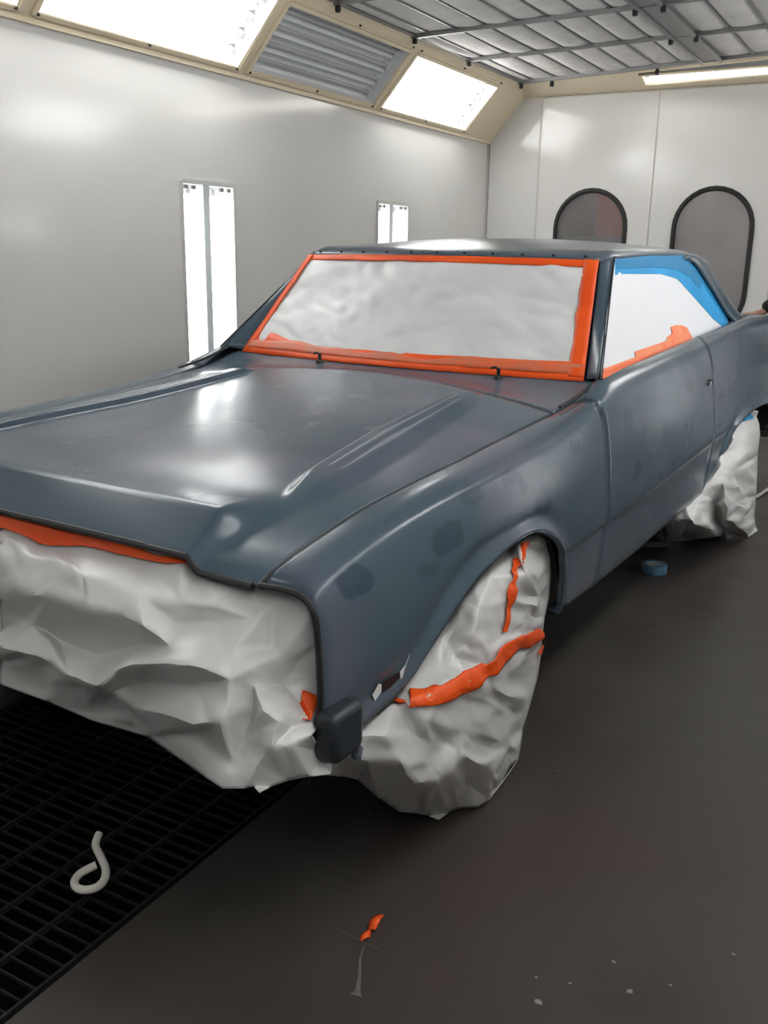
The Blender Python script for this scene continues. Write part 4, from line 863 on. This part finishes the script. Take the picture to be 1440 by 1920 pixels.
# windshield sheet with its orange border
def wsn(u, v, a=.006):
    p = ws(u, v, .004); q = p * 4.2
    n = noise.noise(Vector((q.x, q.z * 2, 3.1))) * a + abs(noise.noise(Vector((q.x * 2.3 + q.z * 3, q.z * 3 - q.x, 8.)))) * a * .9
    e = min(sst(0, .12, v), sst(0, .12, 1 - v), sst(0, .08, 1 - abs(u)))
    return p + Vector((0, -.76, .65)) * (n * e + .0015)
wsht = MB().grid([[wsn(-.99 + 1.98 * i / 90, .01 + .98 * j / 50, .012) for i in range(91)] for j in range(51)]).build('windshield_sheet', M_WS, solid=.001)
tag(wsht, 'white plastic sheet taped over the windshield inside an orange tape border', 'masking sheet')
def wtape(u0, u1, v0, v1, n, m_, off=.0105, mt=M_ORANGE, wob=.010, label=None, seed=0):
    rows = []
    for i in range(n + 1):
        t = i / n
        def ed(a, s_): return a(t) if callable(a) else a
        row = []
        for j in range(m_ + 1):
            q = j / m_
            if n_along_u: u = lerp(u0, u1, t); v = lerp(ed(v0, 0), ed(v1, 1) + wob * noise.noise(Vector((t * 9, seed, 1))), q)
            else: v = lerp(v0, v1, t); u = lerp(ed(u0, 0), ed(u1, 1) + wob * noise.noise(Vector((t * 9, seed, 1))), q)
            row.append(ws(u, v, off + .0015 * noise.noise(Vector((u * 9, v * 9, seed + .5)))))
        rows.append(row)
    o = MB().grid(rows).build('orange_tape', mt, wsht, solid=.0008)
    if label: o['label'] = label
n_along_u = True
wtape(-1, 1, 1.0, lambda t: .945 - .012 * t, 60, 3, seed=1)
wtape(-1, 1, -.03, lambda t: .20 - .125 * sst(0, .25, t) + .045 * t, 80, 4, seed=2, wob=.012)
wtape(-.99, .99, .02, lambda t: .090 + .02 * math.sin(t * 9), 80, 3, off=.0120, seed=5, wob=.03, mt=mat('orange_tape_overlap', (.70, .125, .040), .5, var=(.50, .16, .09), vscale=12))
n_along_u = False
wtape(1.0, lambda t: .928 - .01 * t, 0.0, 1.0, 40, 3, off=.0125, seed=3)
wtape(-1.0, lambda t: -.955 - .0 * t, 0.0, 1.0, 40, 3, off=.0125, seed=4)
# side window sheet
def winp(P, off): return [(p[0] + off * .92, p[1], p[2] + off * .39) for p in P]
WIN = [(.621,1.188,1.309),(.613,2.061,1.325),(.623,2.148,1.303),(.731,2.471,1.042),(.748,2.384,1.001),(.751,1.875,.985),(.765,.741,.955),(.694,.945,1.129)]
BLUE = [(0.620,1.188,1.307),(0.614,1.578,1.321),(0.612,2.061,1.325),(0.633,2.194,1.276),(0.674,2.320,1.179),(0.731,2.471,1.044),(0.736,2.453,1.029),(0.738,2.356,1.025),(0.721,2.232,1.064),(0.673,2.001,1.178),(0.650,1.874,1.235),(0.641,1.673,1.255),(0.639,1.186,1.259),(0.641,1.144,1.255)]
BLUE_D = [(0.620,1.188,1.307),(0.614,1.578,1.321),(0.612,2.061,1.325),(0.633,2.194,1.276),(0.674,2.320,1.179),(0.731,2.471,1.044),(0.736,2.453,1.029),(.725,2.405,1.052),(.690,2.255,1.13),(.650,2.075,1.235),(.635,1.90,1.270),(.631,1.578,1.280),(.632,1.186,1.275)]
ORG = [(0.765,0.741,0.958),(0.759,1.211,0.972),(0.752,1.849,0.989),(0.727,1.799,1.050),(0.722,1.743,1.062),(0.720,1.659,1.068),(0.721,1.589,1.064),(0.731,1.584,1.041),(0.734,1.512,1.034),(0.739,1.487,1.021),(0.743,1.107,1.011),(0.751,1.097,0.994),(0.754,0.779,0.985)]
def flatpoly(P, off, name, m_, parent=None, th=.001):
    bm = bmesh.new(); f = bm.faces.new([bm.verts.new(p) for p in winp(P, off)]); f.normal_update()
    if f.normal.x < 0: f.normal_flip()
    bmesh.ops.triangulate(bm, faces=[f]); me = bpy.data.meshes.new(name); bm.to_mesh(me); bm.free()
    return link(name, me, m_, parent, smooth=False, solid=th, offset=1)
sw = flatpoly(WIN, 0., 'window_paper', M_PAPER); tag(sw, 'white masking paper on the side window under blue tape', 'masking sheet')
flatpoly(BLUE, .002, 'blue_tape', M_BLUE, sw); flatpoly(BLUE_D, .0035, 'blue_tape', M_BLUED, sw)['label'] = 'darker doubled blue tape'
flatpoly(ORG, .002, 'orange_tape', M_ORANGE_L, sw)
flatpoly([(0.765,0.741,0.958),(0.759,1.211,0.972),(0.752,1.849,0.989),(.744,1.80,1.008),(.753,1.2,.990),(.757,.76,.976)], .0035, 'orange_tape', mat('bright_orange_tape', (.80, .14, .035), .5), sw)

# ================================================================ SMALL THINGS
# jack stand
J = empty('jack_stand', (.517, 2.295, 0)); tag(J, 'dark steel jack stand under the sill in front of the rear wheel', 'jack stand')
feet = [(.500, 2.200), (.612, 2.275), (.535, 2.390), (.42, 2.315)]; M_J = mat('grey_jack_steel', (.16, .17, .18), .45)
top = Vector((.517, 2.295, .26))
for x, y in feet: MB().bar((x, y, .008), tuple(top + (Vector((x, y, .26)) - top) * .2), .022, .012, up=(0, 0, 1)).build('leg', M_J, J, smooth=False, bevel=.002)
for i in range(4):
    a, b_ = feet[i], feet[(i + 1) % 4]; MB().bar((*a, .012), (*b_, .012), .02, .022).build('base_rail', M_J, J, smooth=False, bevel=.002)
MB().tube([(.517, 2.295, .22), (.517, 2.295, .345)], .018, 12).build('post', M_J, J)
MB().box(.477, .557, 2.275, 2.315, .345, .358).build('saddle', M_J, J, smooth=False, bevel=.003)
# tape roll
T = empty('tape_roll', (.672, 1.875, 0)); tag(T, 'roll of blue tape lying on the floor beside the car', 'tape roll')
MB().lathe([(.036, 0), (.053, 0), (.054, .004), (.054, .034), (.052, .038), (.038, .038), (.036, .034), (.036, 0)], (.672, 1.875, .001), 2, 40).build('tape', mat('blue_tape_roll', (.05, .14, .24), .4, var=(.10, .22, .34), vscale=30), T)
MB().lathe([(.034, 0), (.0362, 0), (.0362, .0365), (.034, .0365), (.034, 0)], (.672, 1.875, .001), 2, 40).build('core', mat('pale_card', (.45, .47, .5), .7), T)
# curled hose offcut on the grate
hk = [(.152, -.79, .024), (.165, -.815, .012), (.205, -.838, .009), (.243, -.862, .009), (.267, -.888, .009), (.274, -.914, .009), (.262, -.934, .009), (.240, -.940, .009), (.219, -.928, .009), (.209, -.905, .009), (.213, -.882, .010), (.222, -.868, .014)]
hk = [RM(*p) for p in hk]
o = MB().tube(along(hk, 60), .0090, 12).build('hose_offcut', M_HOSE); tag(o, 'curled white hose offcut lying on the dark floor grate', 'hose')
# orange tape scrap
mb = MB(); pts = [(.862, -.640, .002), (.866, -.665, .010), (.874, -.690, .006), (.868, -.702, .004), (.876, -.716, .002)]
pts = [Vector(p) for p in pts]; rows = []
for i, p in enumerate(pts):
    w_ = [.010, .013, .010, .014, .011][i]; n = Vector((1, .25, .5)).normalized() if i < 3 else Vector((.5, 1, .3)).normalized(); rows.append([p - n * w_ + Vector((0, 0, .004)), p + Vector((0, 0, .005)), p + n * w_])
mb.grid(rows); o = mb.build('tape_scrap', M_ORANGE, solid=.001, offset=1); tag(o, 'torn orange tape scrap on the bare floor in the foreground', 'tape scrap')
# scuffs beside it
def scuff(name, P, w_, col, label):
    P = [Vector(p) for p in P]; rows = []
    for i, p in enumerate(P):
        t = (P[min(i + 1, len(P) - 1)] - P[max(i - 1, 0)]).normalized(); n = Vector((-t.y, t.x, 0)); rows.append([(p - n * w_[i]), (p + n * w_[i])])
    o = MB().grid(rows, flip=True).build(name, mat(name, col, .6), floor, smooth=False, solid=.0006, offset=0); return o
scuff('paint_drip', [(.880, -.722, .0008), (.893, -.76, .0008), (.918, -.80, .0008), (.937, -.835, .0008), (.940, -.846, .0008)], [.0012, .0022, .0032, .005, .012], (.11, .105, .10), '')
scuff('chalk_line', [(.775, -.716, .0008), (.83, -.722, .0008), (.89, -.722, .0008), (.945, -.722, .0008)], [.0005, .003, .003, .0005], (.06, .057, .053), '')
random.seed(5)
mb = MB()
for (x, y, r_) in [(1.229, -.676, .012), (1.36, -.559, .012), (.70, -.20, .007), (.69, -.17, .005), (.64, -.34, .004), (1.31, -.5, .006), (1.5, -.35, .006), (1.20, -.62, .005), (1.26, -.60, .005), (1.42, -.50, .005), (1.45, -.63, .005), (1.1, .5, .004), (.95, .1, .004), (.86, 1.2, .006), (.80, 1.3, .004)]:
    k = random.randint(5, 7); a0 = random.random() * 6; mb.poly([(x + r_ * random.uniform(.4, 1) * math.cos(a0 + 2 * PI * i / k), y + r_ * random.uniform(.3, .8) * math.sin(a0 + 2 * PI * i / k), .0009) for i in range(k)])
mb.build('paint_fleck', mat('paint_fleck', (.24, .235, .225), .6), floor, smooth=False)
# white air hose curling behind the rear wheel
hs = [(.745, 3.46, .011), (.765, 3.50, .011), (.775, 3.56, .011), (.783, 3.68, .011), (.800, 3.86, .011), (.86, 4.1, .011), (1.0, 4.4, .011), (1.3, 4.8, .011)]
o = MB().tube(along(hs, 50), .010, 10).build('air_hose', M_HOSE); tag(o, 'white air hose on the floor behind the rear wheel', 'hose')

# ================================================================ PERSON at the tail of the car
def skin(name, pts, edges, m_, parent=None, lvl=2, origin=(0, 0, 0)):
    me = bpy.data.meshes.new(name); me.from_pydata([Vector(p[:3]) - Vector(origin) for p in pts], edges, [])
    o = bpy.data.objects.new(name, me); COL.objects.link(o); me.materials.append(m_)
    o.location = Vector(origin) - (wloc(parent) if parent else Vector())
    if parent: o.parent = parent
    md = o.modifiers.new('skin', 'SKIN'); md.use_smooth_shade = True
    for i, p in enumerate(pts):
        r = p[3]; me.skin_vertices[0].data[i].radius = (r, p[4] if len(p) > 4 else r); me.skin_vertices[0].data[i].use_root = (i == 0)
    s_ = o.modifiers.new('sub', 'SUBSURF'); s_.levels = lvl; s_.render_levels = lvl
    return o
# standing at the car's rear quarter, facing it (-X), left hand laid on the trunk lid
PX, PY = 1.22, 4.02
B = [(PX, PY, .96, .115, .10), (PX - .02, PY, 1.15, .13, .11), (PX - .06, PY, 1.36, .15, .12), (PX - .08, PY, 1.48, .06), (PX - .10, PY, 1.56, .055), (PX - .125, PY, 1.665, .108, .118), (PX - .115, PY, 1.765, .085),
     (PX - .08, PY + .18, 1.43, .055), (PX - .34, PY + .16, 1.26, .042), (.64, PY + .04, 1.055, .030), (.585, PY + .02, 1.012, .026, .018), (.545, PY + .005, 1.002, .040, .014),
     (PX - .08, PY - .18, 1.43, .055), (PX - .06, PY - .26, 1.16, .042), (PX - .20, PY - .27, .95, .030), (PX - .26, PY - .265, .89, .022), (PX - .29, PY - .26, .86, .030, .016),
     (PX, PY + .09, .88, .072), (PX + .0, PY + .11, .50, .060), (PX + .03, PY + .12, .10, .042), (PX - .10, PY + .13, .045, .035),
     (PX, PY - .09, .88, .072), (PX + .0, PY - .11, .50, .060), (PX + .03, PY - .12, .10, .042), (PX - .10, PY - .13, .045, .035)]
E_ = [(0, 1), (1, 2), (2, 3), (3, 4), (4, 5), (5, 6), (2, 7), (7, 8), (8, 9), (9, 10), (10, 11), (2, 12), (12, 13), (13, 14), (14, 15), (15, 16), (0, 17), (17, 18), (18, 19), (19, 20), (0, 21), (21, 22), (22, 23), (23, 24)]
# fingers: four and a thumb on each hand
def fingers(base_i, dirv, side, ln=1., sc=1.):
    base = Vector(B[base_i][:3]); d = Vector(dirv).normalized(); s_ = Vector(side).normalized()
    for k, L_ in enumerate((.062, .072, .068, .052)):
        o = base + s_ * (.027 - .018 * k) + d * .012; drop = Vector((0, 0, -1))
        i0 = len(B); B.append((*o, .0095)); B.append((*(o + d * L_ * .45 + drop * .0), .0088)); B.append((*(o + d * L_ * .8 + drop * .006), .008)); B.append((*(o + d * L_ + drop * .012), .007))
        E_.append((base_i, i0)); E_.extend([(i0, i0 + 1), (i0 + 1, i0 + 2), (i0 + 2, i0 + 3)])
    o = base + s_ * .036 - d * .02; i0 = len(B); B.append((*o, .011)); B.append((*(o + s_ * .022 + d * .022), .010)); B.append((*(o + s_ * .032 + d * .045 + Vector((0, 0, -.006))), .008))
    E_.append((base_i, i0)); E_.extend([(i0, i0 + 1), (i0 + 1, i0 + 2)])
fingers(11, (-1, -.12, -.04), (0, -1, 0)); fingers(16, (-.5, 0, -.8), (0, 1, 0))
person = skin('person', B, E_, M_SKIN, origin=(PX, PY, 0)); tag(person, 'person in a black jacket resting a hand on the trunk of the car', 'person')
def pick(idx, grow):
    mp = {i: k for k, i in enumerate(idx)}; return [(*B[i][:3], B[i][3] + grow, (B[i][4] if len(B[i]) > 4 else B[i][3]) + grow) for i in idx], [(mp[a], mp[b_]) for a, b_ in E_ if a in mp and b_ in mp]
p, e = pick([0, 1, 2, 3, 7, 8, 9, 12, 13, 14], .018); p[0] = (PX, PY, .93, .175, .145); p[1] = (PX - .02, PY, 1.14, .160, .135); k9 = len(p); p += [(.572, PY + .01, 1.030, .046, .040), (PX, PY, .82, .170, .150)]; e += [(k9 - 4, k9), (0, k9 + 1)]; skin('jacket', p, e, M_CLOTH, person, origin=(PX, PY, 0))
for sy, ix in ((1, 17), (-1, 21)):
    p, e = pick([ix, ix + 1, ix + 2], .018); p = [(PX, PY + sy * .07, 1.0, .09)] + p; e = [(0, 1)] + [(a + 1, b_ + 1) for a, b_ in e]
    skin('trouser_leg', p, e, M_TROUSER, person, origin=(PX, PY, 0))
for sy in (1, -1): skin('shoe', [(PX + .05, PY + sy * .12, .05, .046), (PX - .06, PY + sy * .13, .045, .045, .04), (PX - .18, PY + sy * .135, .035, .040, .032)], [(0, 1), (1, 2)], M_BLACK, person, origin=(PX, PY, 0))
hm = MB(); c = Vector((PX - .105, PY, 1.695)); rows = []
for i in range(9):
    th = PI * .58 * i / 8; rows.append([c + Vector((.112 * math.sin(th) * math.cos(a) + .012, .098 * math.sin(th) * math.sin(a), .112 * math.cos(th))) for a in [2 * PI * q / 24 for q in range(24)]])
hm.grid(rows, close=True); hm.build('hair', M_HAIR, person)
fm = MB()
for sy in (1, -1): fm.lathe([(0, -.004), (.007, -.002), (.008, .002), (0, .008)], (PX - .205, PY + sy * .032, 1.685), 0, 12)
fm.build('eye', M_HAIR, person)
nm = MB(); nm.tube([(PX - .200, PY, 1.685), (PX - .222, PY, 1.650), (PX - .205, PY, 1.642)], [.007, .013, .008], 8); nm.build('nose', M_SKIN, person)
mm_ = MB(); mm_.tube([(PX - .196, PY - .024, 1.612), (PX - .205, PY, 1.610), (PX - .196, PY + .024, 1.612)], [.003, .006, .003], 8); mm_.build('mouth', mat('lips', (.42, .17, .14), .5), person)
for sy in (1, -1): MB().lathe([(0, -.008), (.018, -.006), (.024, .0), (.016, .006), (0, .006)], (PX - .11, PY + sy * .092, 1.665), 1, 14).build('ear', M_SKIN, person)
